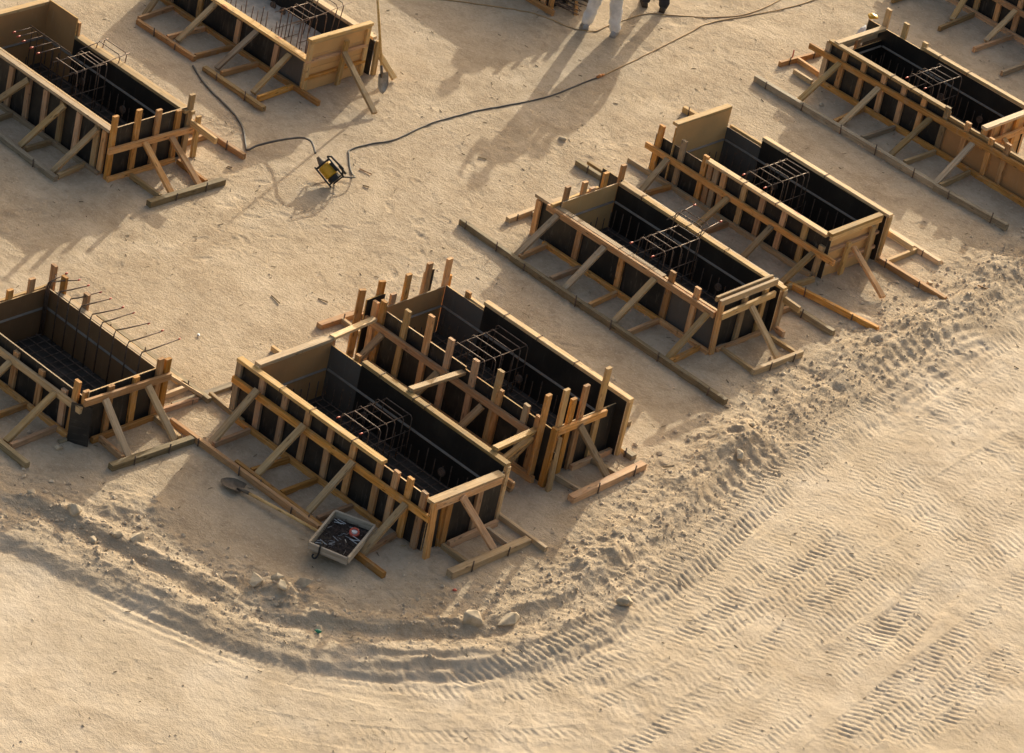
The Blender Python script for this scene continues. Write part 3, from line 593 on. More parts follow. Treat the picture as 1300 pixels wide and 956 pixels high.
f.ties(-3.075,.818,.088,(.55,1.15,1.35)); f.ties(-4.355,.81,.095,(.2,.75,1.45))
floor('dark coated floor inside the nearest form',-.26,2.71,-4.31,-3.13)
cage('low rusty cage with red bar caps inside the nearest form',.74,1.22,[-3.86,-3.71,-3.58,-3.43,-3.28,-3.17],.63,(-.15,2.6),(-4.2,-3.2),capy=-3.98)
# ---------------- E : centre, tall ragged posts
f=Form('formwork_box',(.9,-1.4),'central form with ragged posts rising above it, behind the nearest form')
ys=-2.06
f.near(ys,-.70,2.44,.79,[(-.62,.86),(-.49,.94),(-.09,1.03),(.29,1.17),(.67,1.05),(1.11,1.0),(1.51,1.08),(1.57,.84),(2.01,.88),(2.22,.84)],[(-.45,.95,.80,PBLK,PBLKI),(.95,2.44,.765,PBLK,PBLKI)]); beam('stud',(2.50,ys+.0,-.01),(2.50,ys+.02,.83),.088,TH,PINE,f.o,side=(1,0,0))
f.waler_y(ys-.025,-.80,.58,2.28,.59); f.braces_y(ys-.06,[(-.37,.53,-.50,-2.45),(.62,.54,.45,-2.45),(1.39,.51,1.23,-2.40),(2.22,.54,2.10,-2.5)],OLD); f.on_ground('bottom_plate',[(-.5,-2.12,2.40,-2.12)],.06,.1,(PINE,)); f.on_ground('ground_beam',[(-.6,-2.5,2.4,-2.48)],.06,.07,(OLD,))
f.end(2.42,-1.99,-.78,.70,[(-1.86,1.27),(-1.68,1.08),(-1.49,1.21),(-1.14,1.35)]); beam('stud',(2.33,-2.10,0),(2.34,-2.11,1.24),.088,TH,PINE,f.o,side=(0,1,0)); beam('stud',(2.62,-2.06,-.01),(2.50,-1.93,.66),.08,TH,OLD,f.o,side=(0,1,0))
panel('panel',(2.44,-2.02,0),(2.56,-2.005,.5),PBLK,PALE,f.o,'y')
f.waler_x(2.445,-1.95,.70,-1.05,.70); f.braces_x(2.48,[(-1.53,.67,2.84,-1.25)],OLD); f.on_ground('ground_beam',[(2.93,-2.0,2.88,-.64)],.10,.10,(PINE,)); f.on_ground('bottom_plate',[(2.45,-1.5,2.45,-.77)],.05,.09,(PINE,)); f.on_ground('spreader',[(2.5,-1.80,2.87,-1.76),(2.46,-1.14,2.86,-1.08)],mats=(OLD,PINE))
f.far(-.77,[(.05,2.51,.80,PBLKI),(-.62,.05,.72,PGRY)],[(.03,.845,2.54,.845)]); beam('stud',(2.51,-.72,0),(2.52,-.72,.80),.06,.055,PALE,f.o,side=(1,0,0)); beam('top_rail',(-.3,-.70,.71),(.05,-.72,.72),.05,.04,PALE,f.o,side=(0,1,0)); beam('stud',(-.28,-.72,0),(-.28,-.72,.80),.08,TH,PINE,f.o,side=(1,0,0))
f.left(-.63,-2.0,-.77,.70,PBRN,posts=((-1.67,.84),(-1.46,1.06),(-1.10,1.12),(-.73,1.08))); panel('panel',(-.66,-1.95,0),(-.64,-.8,.5),PBLKI,PALE,f.o,'x')
for (x,y,z) in ((-.78,-2.15,.98),(-.74,-1.86,1.04),(-.70,-.66,.80)): beam('stud',(x,y,0),(x,y,z),.088,TH,PINE,f.o,side=(.5,1,0))
panel('panel',(-.72,-2.12,0),(-.70,-1.80,.86),PBLK,PALE,f.o,'x'); panel('panel',(-.75,-1.10,0),(-.73,-.92,.95),PBLK,PALE,f.o,'x')
f.strips(-.615,2.36,-2.0,-.77,.42)
f.on_ground('ground_beam',[(-1.44,-2.06,-1.42,-1.05),(2.49,-.60,2.70,-.61)],.09,.08,(MOSS,PINE)); f.on_ground('spreader',[(-1.40,-1.70,-.8,-1.72)],mats=(PALE,))
f.ties(-.725,.845,.088,(.4,.95,1.6))
floor('dark coated floor inside the central form',-.61,2.35,-2.0,-.78)
cage('rusty cage with red bar caps inside the central ragged form',.36,.90,[-1.58,-1.43,-1.28,-1.08,-.95,-.83],.70,(-.5,2.25),(-1.9,-.85),capy=-1.74)
# ---------------- F : right of centre
f=Form('formwork_box',(0.0,2.75),'form right of centre with a double beam across its end and a long mossy timber')
ys=2.15
f.near(ys,-1.80,1.46,.56,[(-1.74,.55),(-.97,.52),(-.2,.52),(1.08,.76)],[(-1.80,.55,.565,PBLK,PBLKI),(.55,1.46,.56,PGRY,PBLKI)]); beam('stud',(.64,ys+.02,0),(.64,ys+.025,.76),.088,TH,PINE,f.o,side=(1,0,0))
f.waler_y(ys-.03,-1.55,.565,1.46,.575,PINE); f.rail_y(ys+.045,-1.82,.615,.50,.615,.09,OLD); f.rail_y(ys+.06,.5,.60,1.44,.60,.05,OLD)
f.braces_y(ys-.07,[(-1.34,.54,-1.44,1.56),(-.47,.53,-.53,1.55),(.43,.54,.38,1.52),(1.37,.54,1.35,1.51)],OLD)
f.on_ground('ground_beam',[(-2.42,1.48,-1.42,1.45),(-1.42,1.44,2.45,1.40)],.07,.10,(MOSS,)); f.on_ground('spreader',[(-1.42,2.11,-1.37,1.54),(-.79,2.09,-.78,1.52),(-.1,2.09,-.06,1.50),(.65,2.09,.67,1.48),(1.38,2.09,1.42,1.47)],mats=(PINE,)); f.on_ground('bottom_plate',[(-1.48,2.11,.66,2.10),(.66,2.10,1.52,2.10)],.05,.085,(PINE,))
f.end(1.50,2.22,3.30,.66,[(2.68,.70),(3.10,.70)]); beam('stud',(1.53,2.16,-.01),(1.50,2.16,.80),.09,TH,PINE,f.o,side=(0,1,0)); beam('stud',(1.56,3.42,0),(1.55,3.42,.62),.085,TH,PALE,f.o,side=(0,1,0))
beam('waler',(1.50,2.12,.77),(1.50,3.26,.775),.09,.05,PALE,f.o,side=(0,0,1)); beam('top_rail',(1.43,2.12,.80),(1.43,3.24,.805),.07,.04,PALE,f.o,side=(0,0,1)); f.waler_x(1.53,2.17,.57,3.24,.60,PALE)
f.braces_x(1.57,[(2.75,.56,2.08,2.85)],OLD); f.on_ground('ground_beam',[(2.15,2.27,2.17,3.24)],.06,.10,(OLD,)); f.on_ground('spreader',[(1.55,2.35,2.11,2.33),(1.60,3.18,2.12,3.19)],.05,.07,(OLD,)); f.on_ground('bottom_plate',[(1.53,2.24,1.53,3.15)],.05,.07,(PINE,))
f.far(3.30,[(-1.37,1.56,.67,PBLKI)],[(-.95,.72,1.60,.70),(-1.37,.72,-.97,.72)]); f.rail_y(3.41,-1.4,.71,1.5,.69,.05); f.waler_y(3.42,1.2,.50,1.85,.48,PALE)
f.left(-1.38,2.21,3.30,.70,PTAN,posts=((2.29,.90),(2.64,.88),(2.83,.74),(3.05,.91),(3.38,.94))); beam('waler',(-1.47,2.1,.62),(-1.47,3.0,.64),.08,TH,PALE,f.o,side=(0,0,1)); panel('panel',(-1.75,3.38,0),(-1.3,3.40,.72),PBLK,PALE,f.o,'y')
f.strips(-1.38,1.42,2.21,3.30,.42)
f.on_ground('ground_beam',[(.4,4.05,2.05,4.04),(-2.8,4.17,-1.9,4.17)],.07,.09,(MOSS,)); f.on_ground('spreader',[(1.32,3.45,1.32,4.0),(1.53,3.41,1.73,3.39)],mats=(PINE,)); f.on_ground('ground_beam',[(-2.14,2.10,-2.17,3.2)],.07,.09,(PALE,)); f.on_ground('spreader',[(-2.1,2.55,-1.45,2.55)],mats=(PALE,))
f.ties(3.345,.715,.088,(-.95,-.1,.6)); f.ties(2.195,.615,.09,(-1.2,-.3))
floor('dark coated floor inside the form right of centre',-1.36,1.43,2.21,3.29)
c=cage('rusty cage with two hooked bars over the far rail, form right of centre',-.25,.22,[2.50,2.66,2.82,3.02,3.2],.72,(-1.25,1.35),(2.3,3.22),capy=2.28)
for y in (3.27,3.40): tube('bar',[(-.32,3.24,.05),(-.32,3.26,.72),(-.32,y,.82),(-.28,y,.85),(.12,y,.85),(.15,y,.81),(.15,3.26,.70),(.15,3.24,.05)],.0075,RUST,c,5)
for x in (-.32,.15): hb=tube('tie_bar',[(x,3.1,.76),(x+.01,3.62,.85)],.007,RUST,c,5); sub(tube('bar_cap',[(x+.01,3.6,.85),(x+.01,3.64,.85)],.012,REDC,c,6),hb)
# ---------------- G : behind F
f=Form('formwork_box',(-.4,5.5),'form between two others at right with a tall pale board at its back end')
ys=4.96
f.near(ys,-2.20,1.02,.66,[(-2.11,.78),(-1.68,.76),(-1.27,.74),(-1.15,.65),(-1.04,.65),(-.9,.65),(-.52,.65),(-.18,.65),(.21,.65),(.59,.65),(.92,.5)],[(-2.20,-1.25,.60,PBLK,PBLKI),(-1.25,1.02,.66,PBLK,PBLKI)])
f.rail_y(ys+.03,-1.24,.705,.96,.705,.10,PALE); f.waler_y(ys-.025,-2.28,.40,1.20,.39); f.braces_y(ys-.065,[(-1.84,.39,-1.78,4.36),(-.71,.37,-.76,4.40),(.1,.36,.14,4.34),(.85,.35,.85,4.34)],OLD)
f.on_ground('ground_beam',[(-2.7,4.30,-.2,4.28),(-.2,4.27,1.0,4.28)],.06,.09,(OLD,)); f.on_ground('ground_beam',[(.85,4.45,2.29,4.69)],.06,.085,(PINE,)); f.on_ground('spreader',[(-1.73,4.36,-1.68,4.9),(.95,4.35,.99,4.88),(-.6,4.35,-.6,4.88)],mats=(PINE,OLD)); f.on_ground('bottom_plate',[(-2.5,4.92,.9,4.92)],.05,.085,(OLD,))
f.end(1.02,4.95,6.10,None,[])
for k,(z0,z1) in enumerate(((.0,.2),(.205,.42),(.425,.70))): panel('plank',(.955,5.03+.003*k,z0),(.98,6.11,z1),PTAN,PALE,f.o,'x',inner=PBLKI,flip=-1)
for z in (.22,.45): beam('rib',(1.0,5.03,z),(1.0,6.10,z),.05,.045,PINE,f.o,side=(0,0,1))
f.rail_x(.99,4.98,.74,6.08,.74,.09); beam('waler',(1.01,5.0,.665),(1.01,6.08,.665),.09,TH,PALE,f.o,side=(0,0,1)); beam('stud',(1.05,5.38,0),(1.04,5.42,.5),.08,TH,PALE,f.o,side=(0,1,0)); beam('stud',(1.05,5.9,0),(1.04,5.9,.62),.08,TH,PALE,f.o,side=(0,1,0))
f.braces_x(1.08,[(5.51,.40,1.77,5.41)],PINE)
f.far(6.12,[(-1.22,1.06,.71,PBLKI),(-1.85,-1.22,.60,PGRY)],[(-1.23,.755,1.10,.755)]); f.rail_y(6.20,-1.85,.62,-1.22,.62,.05); beam('stud',(1.06,6.17,0),(1.08,6.17,.71),.06,.055,PALE,f.o,side=(1,0,0))
f.left(-1.85,4.98,6.12,.90,PTAN,cap=.93); f.strips(-1.85,.95,5.03,6.12,.40)
f.on_ground('ground_beam',[(1.0,6.16,2.27,6.18),(.2,6.93,1.60,6.89),(-3.15,6.82,-2.2,6.85)],.07,.09,(PINE,PALE)); f.on_ground('spreader',[(1.2,6.2,1.2,6.85)],mats=(PALE,)); f.waler_y(6.27,.9,.42,1.5,.40,PALE)
f.ties(6.165,.755,.088,(-.75,-.1)); f.ties(4.99,.705,.1,(-.5,.05))
floor('dark coated floor inside the form with the tall pale board',-1.83,.95,5.03,6.11)
cage('rusty cage with red bar caps in the form with the tall pale board',-.72,-.24,[5.22,5.42,5.58,5.72,5.86,5.98],.75,(-1.7,.85),(5.1,6.05),capy=5.08)
# ---------------- H : upper right
f=Form('formwork_box',(-1.3,10.1),'long form at upper right beside a red marking stake')
ys=9.48
f.near(ys,-2.85,1.7,.66,[(-2.8,.68),(-2.48,.66),(-2.11,.66),(-1.72,.66),(-1.34,.66),(-.96,.66),(-.54,.74),(-.14,.69),(.3,.66),(.59,.72)],[(-2.85,-.5,.67,PBLK,PBLKI),(-.5,1.7,.58,PBRN,PBRN)])
f.rail_y(ys+.03,-2.80,.715,-.56,.715,.10,PALE); f.rail_y(ys+.05,-.5,.61,1.7,.61,.05,OLD); f.waler_y(ys-.025,-3.1,.47,1.7,.53); f.braces_y(ys-.065,[(-2.5,.47,-2.52,8.72),(-1.73,.45,-1.72,8.70),(-.74,.45,-.76,8.69),(.05,.45,.11,8.68)],OLD)
f.on_ground('ground_beam',[(-3.28,8.57,.18,8.58),(.17,8.56,1.45,8.63)],.08,.10,(MOSS,)); f.on_ground('spreader',[(-1.88,9.40,-1.82,8.65),(-1.27,9.40,-1.3,8.67),(-.5,9.40,-.51,8.7),(.15,9.40,.19,8.65)],mats=(PINE,OLD)); f.on_ground('bottom_plate',[(-2.75,9.435,1.7,9.435)],.05,.09,(PINE,))
f.end(.12,9.55,10.62,None,[])
for k,(z0,z1) in enumerate(((.0,.2),(.205,.42),(.425,.68))): panel('plank',(.05,9.56+.003*k,z0),(.075,10.62,z1),PTAN,PALE,f.o,'x',inner=PBLKI,flip=-1)
f.rail_x(.09,9.55,.73,10.65,.73,.10); f.waler_x(.16,9.5,.45,10.7,.47); f.braces_x(.2,[(10.0,.45,.85,10.02)],OLD)
for y in (9.75,10.05,10.35): beam('stud',(.11,y,0),(.11,y,.68),.08,TH,PINE,f.o,side=(0,1,0))
f.on_ground('spreader',[(.2,9.75,.95,9.72),(.2,10.2,1.0,10.2)],mats=(PALE,)); f.on_ground('ground_beam',[(.95,9.6,.98,10.6)],.07,.085,(PINE,))
f.far(10.62,[(-2.98,.1,.70,PBLKI)],[(-1.93,.755,.12,.755)]); 
for x,z in ((-2.72,.98),(-2.36,.92),(-1.96,.80)): beam('stud',(x,10.70,0),(x,10.70,z),.088,TH,PALE,f.o,side=(1,0,0))
f.left(-2.66,9.55,10.62,.50,PBLKI,posts=()); beam('waler',(-2.68,9.5,.70),(-2.68,10.62,.70),.09,.05,PALE,f.o,side=(1,0,0)); beam('stud',(-2.72,10.1,0),(-2.72,10.1,.62),.088,TH,PINE,f.o,side=(0,1,0)); beam('waler',(-2.76,9.6,.55),(-2.76,10.6,.55),.08,TH,PALE,f.o,side=(0,0,1))
f.strips(-2.64,.03,9.55,10.62,.42)
f.on_ground('ground_beam',[(-3.42,9.28,-3.36,10.2)],.05,.085,(PINE,)); f.on_ground('spreader',[(-3.16,9.32,-2.80,9.3),(-3.38,9.66,-2.90,9.62)],mats=(PALE,PINE))
f.ties(10.665,.755,.088,(-1.6,-1.1)); f.ties(9.51,.715,.1,(-1.6,-1.2))
floor('dark coated floor inside the upper right form',-2.64,.03,9.55,10.61)
cage('rusty cage with red bar caps inside the upper right form',-1.52,-1.08,[9.84,9.99,10.15,10.3,10.48],.72,(-2.5,-.05),(9.65,10.55),capy=9.68)
# ---------------- I : top right corner
f=Form('formwork_box',(-2.6,14.3),'form cut off by the top right corner of the picture')
ys=13.70
f.near(ys,-4.6,-.6,.68,[(-4.4,.64),(-3.9,.64),(-3.5,.64),(-3.15,.64),(-2.76,.64),(-2.39,.64),(-2.0,.64),(-1.5,.64),(-1.0,.64)]); f.rail_y(ys+.03,-4.6,.725,-.6,.725,.1); f.waler_y(ys-.025,-4.7,.44,-.6,.43)
f.braces_y(ys-.065,[(-4.1,.43,-4.0,13.1),(-3.26,.43,-3.14,13.14),(-2.4,.43,-2.41,13.09),(-1.6,.43,-1.6,13.0)],OLD); f.on_ground('bottom_plate',[(-4.5,13.655,-.6,13.655)],.05,.09,(PINE,)); f.on_ground('spreader',[(-4.0,12.7,-4.0,13.6),(-3.02,12.66,-3.08,13.6),(-2.31,12.64,-2.31,13.6),(-1.59,12.42,-1.6,13.6)],mats=(PINE,OLD))
f.end(-.6,13.76,14.9,.7,[(13.9,.68),(14.3,.68),(14.7,.68)]); f.far(14.9,[(-4.6,-.66,.70,PBLKI)],[(-4.6,.745,-.6,.745)]); f.left(-4.6,13.77,14.9,.7,PBRN,cap=.745)
floor('dark coated floor inside the corner form',-4.58,-.67,13.77,14.88)
# ---------------- J : top edge
f=Form('formwork_box',(-7.7,7.85),'form mostly beyond the top edge, left of the workers')
ys=7.22
f.near(ys,-9.4,-6.3,.68,[(-9.2,.66),(-8.6,.66),(-8.0,.66),(-7.4,.66),(-6.9,.66),(-6.4,.66)]); f.rail_y(ys+.03,-9.4,.725,-6.3,.725,.1); f.waler_y(ys-.025,-9.4,.44,-6.2,.44); f.on_ground('bottom_plate',[(-9.3,7.17,-6.12,7.17)],.05,.09,(PINE,))
f.end(-6.28,7.28,8.45,.72,[(7.3,.8),(7.7,.8),(8.1,.8),(8.4,.82)]); f.far(8.45,[(-9.4,-6.32,.70,PBLKI)],[(-9.4,.745,-6.3,.745)]); f.left(-9.4,7.3,8.45,.7,PBRN)
f.on_ground('spreader',[(-6.2,7.75,-5.98,7.52)],mats=(PINE,))
floor('dark coated floor inside the form beyond the top edge',-9.38,-6.35,7.29,8.44)
o=thing('rebar_bundle',(-6.1,7.55,.02),'tangle of dark rusty bar ends beside the worker at the top','rebar')
for i in range(16):
    a=R(-.5,.5); x,y=-6.2+R(-.25,.2),7.62+R(-.25,.35); l=R(.25,.5); d=Vector((math.cos(a+.4),math.sin(a+.4)*.6,0))
    tube('bar',[Vector((x,y,R(.02,.10)))-d*l/2,Vector((x,y,R(.03,.14)))+d*l/2],.009,RUSTD,o,5)
# ------------------------------------------------------------------ hose, cables, vibrator
def line3(name,pts,r,mat,label,cat,n=7,k=8):
    P=catmull(pts,k); g=[]
    V=[]
    for p in P: V.append(Vector((p.x,p.y,p.z+gz(p.x,p.y)+r*.8)))
    return tag(tube(name,V,r,mat,None,n),label,cat)
line3('hose',[(-7.35,1.08,0),(-7.03,.94,0),(-6.65,.82,0),(-6.22,.73,0),(-5.77,.57,0),(-5.33,.24,0),(-5.22,.18,.01),(-5.20,.36,.05),(-5.06,.60,.14),(-4.84,.74,.25),(-4.60,.70,.33),(-4.36,.56,.31)],.0155,HOSEM,'dark vibrator hose lying across the sand from the top form to the yellow motor','hose')
line3('power_cable',[(-3.95,.72,.12),(-3.90,.90,.09),(-4.02,1.02,.02),(-4.18,1.12,0),(-4.47,1.37,0),(-4.59,1.51,0),(-4.58,1.88,0),(-4.5,2.26,0),(-4.59,2.96,0),(-4.59,3.44,0),(-4.55,4.03,0),(-4.43,4.72,0),(-4.37,5.31,0),(-4.42,6.03,0),(-4.44,6.38,0)],.0115,HOSEM,'grey cable running from the yellow motor to the orange plug','cable')
line3('extension_cord',[(-4.44,6.46,0),(-4.51,6.97,0),(-4.63,7.8,0),(-4.76,8.65,0),(-4.86,9.3,0),(-4.75,10.1,0),(-4.65,10.92,0),(-4.63,11.5,0),(-4.7,13.5,0)],.010,CORDM,'tan cord leading from the orange plug to the top edge','cord')
line3('extension_cord',[(-7.4,5.7,0),(-7.03,6.2,0),(-6.63,6.65,0),(-6.38,6.9,0),(-6.04,7.06,0),(-5.74,7.15,0),(-5.49,7.38,0),(-5.50,7.75,0),(-5.51,8.59,0),(-5.24,9.01,0),(-4.89,9.7,0),(-4.8,10.35,0),(-4.95,11.4,0)],.009,CORDM,'thin tan cord passing at the feet of the workers','cord')
o=thing('cable_plug',(-4.44,6.42,0),'orange plug joining the grey cable to the tan cord','plug'); ORG=plain('orange_plastic',(.60,.22,.05),.5)
tube('socket',[(-4.43,6.33,.025),(-4.435,6.40,.028),(-4.44,6.42,.028)],[.018,.024,.024],ORG,o,8); tube('pin_housing',[(-4.44,6.425,.028),(-4.443,6.50,.024)],[.021,.013],ORG,o,8)
# concrete vibrator motor: tubular cradle, yellow housing
VB=Vector((-4.08,.60,.165)); ax=Vector((.80,.21,-.50)).normalized(); upv=(Vector((.5,-.66,.5))-ax*ax.dot(Vector((.5,-.66,.5)))).normalized(); sd=upv.cross(ax)
vb=thing('vibrator_motor',(VB.x,VB.y,0),'yellow concrete vibrator motor in a black tube frame','vibrator')
def vp(a,s_,u): return VB+(ax*a+sd*s_+upv*u)*.86
def rrect(a0,a1,s_,u0,u1): return [vp(a0+.03,s_,u0),vp(a1-.03,s_,u0),vp(a1,s_,u0+.03),vp(a1,s_,u1-.03),vp(a1-.03,s_,u1),vp(a0+.03,s_,u1),vp(a0,s_,u1-.03),vp(a0,s_,u0+.03)]
for s_ in (-.135,.12): tube('frame_loop',rrect(-.19,.19,s_,-.13,.10),.012,BLKR,vb,8,True)
for a,u in ((-.17,-.13),(.17,-.13),(-.16,.10),(.16,.10)): tube('crossbar',[vp(a,-.135,u),vp(a,.12,u)],.011,BLKR,vb,8)
V,Fc=tube_geo([vp(-.145,-.01,0),vp(-.13,-.01,0),vp(.06,-.01,0),vp(.075,-.01,0)],[.07,.094,.094,.075],20); mh=mesh_obj('motor_housing',[v-VB for v in V],Fc,YEL,vb,loc=VB)
for k in range(11): an=math.pi*k/10; sub(beam('cooling_fin',vp(-.115,-.01+.096*math.cos(an),.096*math.sin(an)),vp(.05,-.01+.096*math.cos(an),.096*math.sin(an)),.008,.012,YEL,vb,side=sd),mh)
V,Fc=tube_geo([vp(.075,-.01,0),vp(.085,-.01,0),vp(.15,-.01,0),vp(.165,-.01,0)],[.07,.088,.085,.05],16); mesh_obj('fan_cover',[v-VB for v in V],Fc,BLKR,vb,loc=VB)
V,Fc=tube_geo([vp(-.145,-.01,0),vp(-.18,-.01,0),vp(-.23,-.01,0),vp(-.30,0,.01)],[.065,.055,.038,.02],14); mesh_obj('hose_coupling',[v-VB for v in V],Fc,STEELD,vb,loc=VB)
beam('switch_box',vp(-.10,.105,.03),vp(.06,.105,.03),.05,.10,BLKR,vb,side=sd)
tube('handle',[vp(-.20,.12,.10),vp(-.16,.17,.13),vp(.10,.19,.12),vp(.17,.12,.10)],.015,BLKR,vb,8)
tube('cable_coil',[vp(.10+.075*math.cos(t/6*math.pi),.165+.003*t/6,.02+.09*math.sin(t/6*math.pi)) for t in range(0,30)],.012,BLKR,vb,6)
# ------------------------------------------------------------------ shovels, tray, small things
def shovel(name,base,ax,nrm,Lh,label,grip=False,blade=STEELD):
    """base = blade tip, ax = towards the handle end, nrm = concave side"""
    ax=Vector(ax).normalized(); nrm=(Vector(nrm)-ax*Vector(nrm).dot(ax)).normalized(); sd=ax.cross(nrm)
    o=thing(name,base,label,'shovel','shovels'); base=Vector(base); V=[];Fc=[]; nu,nv=9,10
    for side_ in (0,1):
        for i in range(nu):
            t=i/(nu-1); wd=.115*min(1,(max(t,.001)/.42)**.55)*(1-.12*max(0,t-.8)/.2)
            for j in range(nv):
                q=j/(nv-1)*2-1; z=.042*(q*q)*(wd/.115)-.03*math.sin(t*math.pi)*.6
                if t>.75: z-=.02*(t-.75)/.25*(1-abs(q))
                V.append(ax*(t*.30)+sd*(q*wd)+nrm*(z+.004*side_))
    for side_ in (0,1):
        for i in range(nu-1):
            for j in range(nv-1):
                a=side_*nu*nv+i*nv+j; qd=(a,a+1,a+nv+1,a+nv); Fc.append(qd if side_ else qd[::-1])
    for i in range(nu-1):
        for j in (0,nv-1): a=i*nv+j; b_=a+nu*nv; Fc.append((a,a+nv,b_+nv,b_))
    for j in range(nv-1):
        for i in (0,nu-1): a=i*nv+j; b_=a+nu*nv; Fc.append((a,a+1,b_+1,b_))
    mesh_obj('blade',V,Fc,blade,o,True,loc=base)
    tube('socket',[base+ax*.24+nrm*.0,base+ax*.32+nrm*.012,base+ax*.42+nrm*.015],[.012,.022,.021],STEELD,o,9)
    tube('handle',[base+ax*.40+nrm*.015,base+ax*(.4+Lh*.5)+nrm*.02,base+ax*(.4+Lh)+nrm*.018],[.018,.019,.017],PALE,o,9)
    return o
shovel('shovel',(.46,-5.44,.035),(1,.165,.02),(0,0,1),1.15,'dirty round shovel lying on the sand beside the nail tray')
shovel('shovel',(-5.50,3.00,.03),(-.30,-.02,.93),(.9,.1,.25),1.15,'shovel standing upright against the planked end of the top form',blade=STEEL)
# nail tray
T=thing('nail_tray',(2.21,-5.12,.10),'wooden tray of nails resting on the ground timber of the nearest form','tray')
cs=[Vector(p) for p in ((2.09,-5.58,0),(1.78,-4.87,0),(2.24,-4.66,0),(2.55,-5.40,0))]
for i in range(4):
    a,b_=cs[i].copy(),cs[(i+1)%4].copy(); d=(b_-a).normalized(); a.z=b_.z=.155
    a+=d*(.0 if i%2 else .013); b_-=d*(.0 if i%2 else .013)
    beam('side_board',a,b_,.095,.030,TRAY,T,side=(0,0,1))
c0=sum(cs,Vector())/4; bt=[q+(c0-q)*.03 for q in cs]
V=[Vector((q.x,q.y,z)) for z in (.095,.108) for q in bt]; mesh_obj('bottom',[v-Vector(T.location) for v in V],[(3,2,1,0),(4,5,6,7),(0,1,5,4),(1,2,6,5),(2,3,7,6),(3,0,4,7)],BLKR,T,loc=T.location)
e1=(cs[1]-cs[0]); e2=(cs[3]-cs[0])
def in_tray(u,v): return cs[0]+e1*u+e2*v
g=[];gb=[]
N=thing('nail_heap',(c0.x,c0.y,.11),'dark loose nails heaped in the wooden tray','nails'); 
for i in range(520):
    p=in_tray(R(.06,.92),R(.08,.92)); p.z=R(.112,.15); a=R(0,6.28); l=R(.03,.06); d=Vector((math.cos(a),math.sin(a),R(-.25,.25)))*l
    (gb if (random.random()<.06) else g).append(tube_geo([p-d,p+d],.0028,4))
for (u,v) in ((.82,.2),(.8,.25),(.86,.28),(.55,.86),(.5,.82),(.6,.84),(.15,.2),(.2,.25)):
    p=in_tray(u,v); p.z=.165; a=math.atan2(e2.y,e2.x)+R(-.5,.5); d=Vector((math.cos(a),math.sin(a),0))*.06; gb.append(tube_geo([p-d,p+d],.005,5))
V,Fc=join_geo(g); q=Vector(N.location); m=mesh_obj('nails',[v-q for v in V],Fc,NAIL,N,loc=q); m['kind']='stuff'
V,Fc=join_geo(gb); m=mesh_obj('bright_nails',[v-q for v in V],Fc,BRIGHT,N,loc=q); m['kind']='stuff'
tp=in_tray(.72,.70); o=thing('tape_roll',(tp.x,tp.y,.15),'red tape roll lying in the wooden nail tray','tape')
V,Fc=tube_geo([(0,0,-.022),(0,0,.022)],.06,20,cap=False); V2,F2=tube_geo([(0,0,-.022),(0,0,.022)],.036,20,cap=False)
Fr=Fc+[tuple(i+40 for i in reversed(f_)) for f_ in F2]+[(k,(k+1)%20,(k+1)%20+40,k+40)[::-1] for k in range(20)]+[(20+k,20+(k+1)%20,60+(k+1)%20,60+k) for k in range(20)]
rt=mesh_obj('roll',V+V2,Fr,REDC,o,True,loc=(tp.x,tp.y,.162)); rt.rotation_euler=(.35,.25,0)
V,Fc=tube_geo([(0,0,-.020),(0,0,.024)],.0355,16); mesh_obj('core',V,Fc,WHITE,o,loc=(tp.x,tp.y,.162))
hk=[in_tray(.10,.30)+Vector((0,0,.2)),in_tray(.03,.30)+Vector((0,0,.235)),in_tray(-.03,.30)+Vector((0,0,.21)),in_tray(-.05,.30)+Vector((0,0,.12)),in_tray(-.07,.28)+Vector((0,0,.08)),in_tray(-.10,.24)+Vector((0,0,.07)),in_tray(-.10,.19)+Vector((0,0,.09)),in_tray(-.07,.19)+Vector((0,0,.11))]
tag(tube('wire_hook',catmull(hk,4),.011,BLKR,None,7),'black bent hook hanging over the rim of the nail tray','hook')
# red stake, bag, cloth
o=tube('marking_stake',[(-3.49,9.67,-.03),(-3.49,9.665,.15)],.010,REDC,None,6); tag(o,'short red stake standing in the sand by the upper right form','stake')
def lump(name,loc,size,mat,seed,label=None,cat=None,group=None,rough=.35,sub=3,flat=1.0):
    bm_v=[];import bmesh
    bm=bmesh.new(); bmesh.ops.create_icosphere(bm,subdivisions=sub,radius=1)
    for v in bm.verts:
        p=v.co.copy(); k=1+rough*mnoise.noise(p*1.1+Vector((seed*3.7,seed,0)))+.35*rough*mnoise.noise(p*2.9+Vector((seed,0,seed*2)))
        # planes cut: broken stone
        for q in range(6):
            dn=Vector((math.sin(seed*1.3+q*2.1),math.cos(seed*.7+q*1.7),math.sin(q*1.1+seed)*.8)).normalized(); e=p.dot(dn)
            if e>.72: p-=dn*(e-.72)*.8
        v.co=Vector((p.x*size[0],p.y*size[1],p.z*size[2]))*k
    me=bpy.data.meshes.new(name); bm.to_mesh(me); bm.free(); me.materials.append(mat)
    me.polygons.foreach_set('use_smooth',[True]*len(me.polygons))
    o=bpy.data.objects.new(name,me); COL.objects.link(o); o.location=loc; o.rotation_euler=(0,0,seed*1.7)
    return tag(o,label,cat,group)
lump('sack',(-3.30,11.05,.13),(.10,.09,.17),WHITE,3,'white plastic sack behind the left end of the upper right form','sack',rough=.4)
lump('cloth',(-2.95,10.66,.755),(.10,.07,.035),YEL,5,'yellow cloth lying on the back corner of the upper right form','cloth',rough=.7)
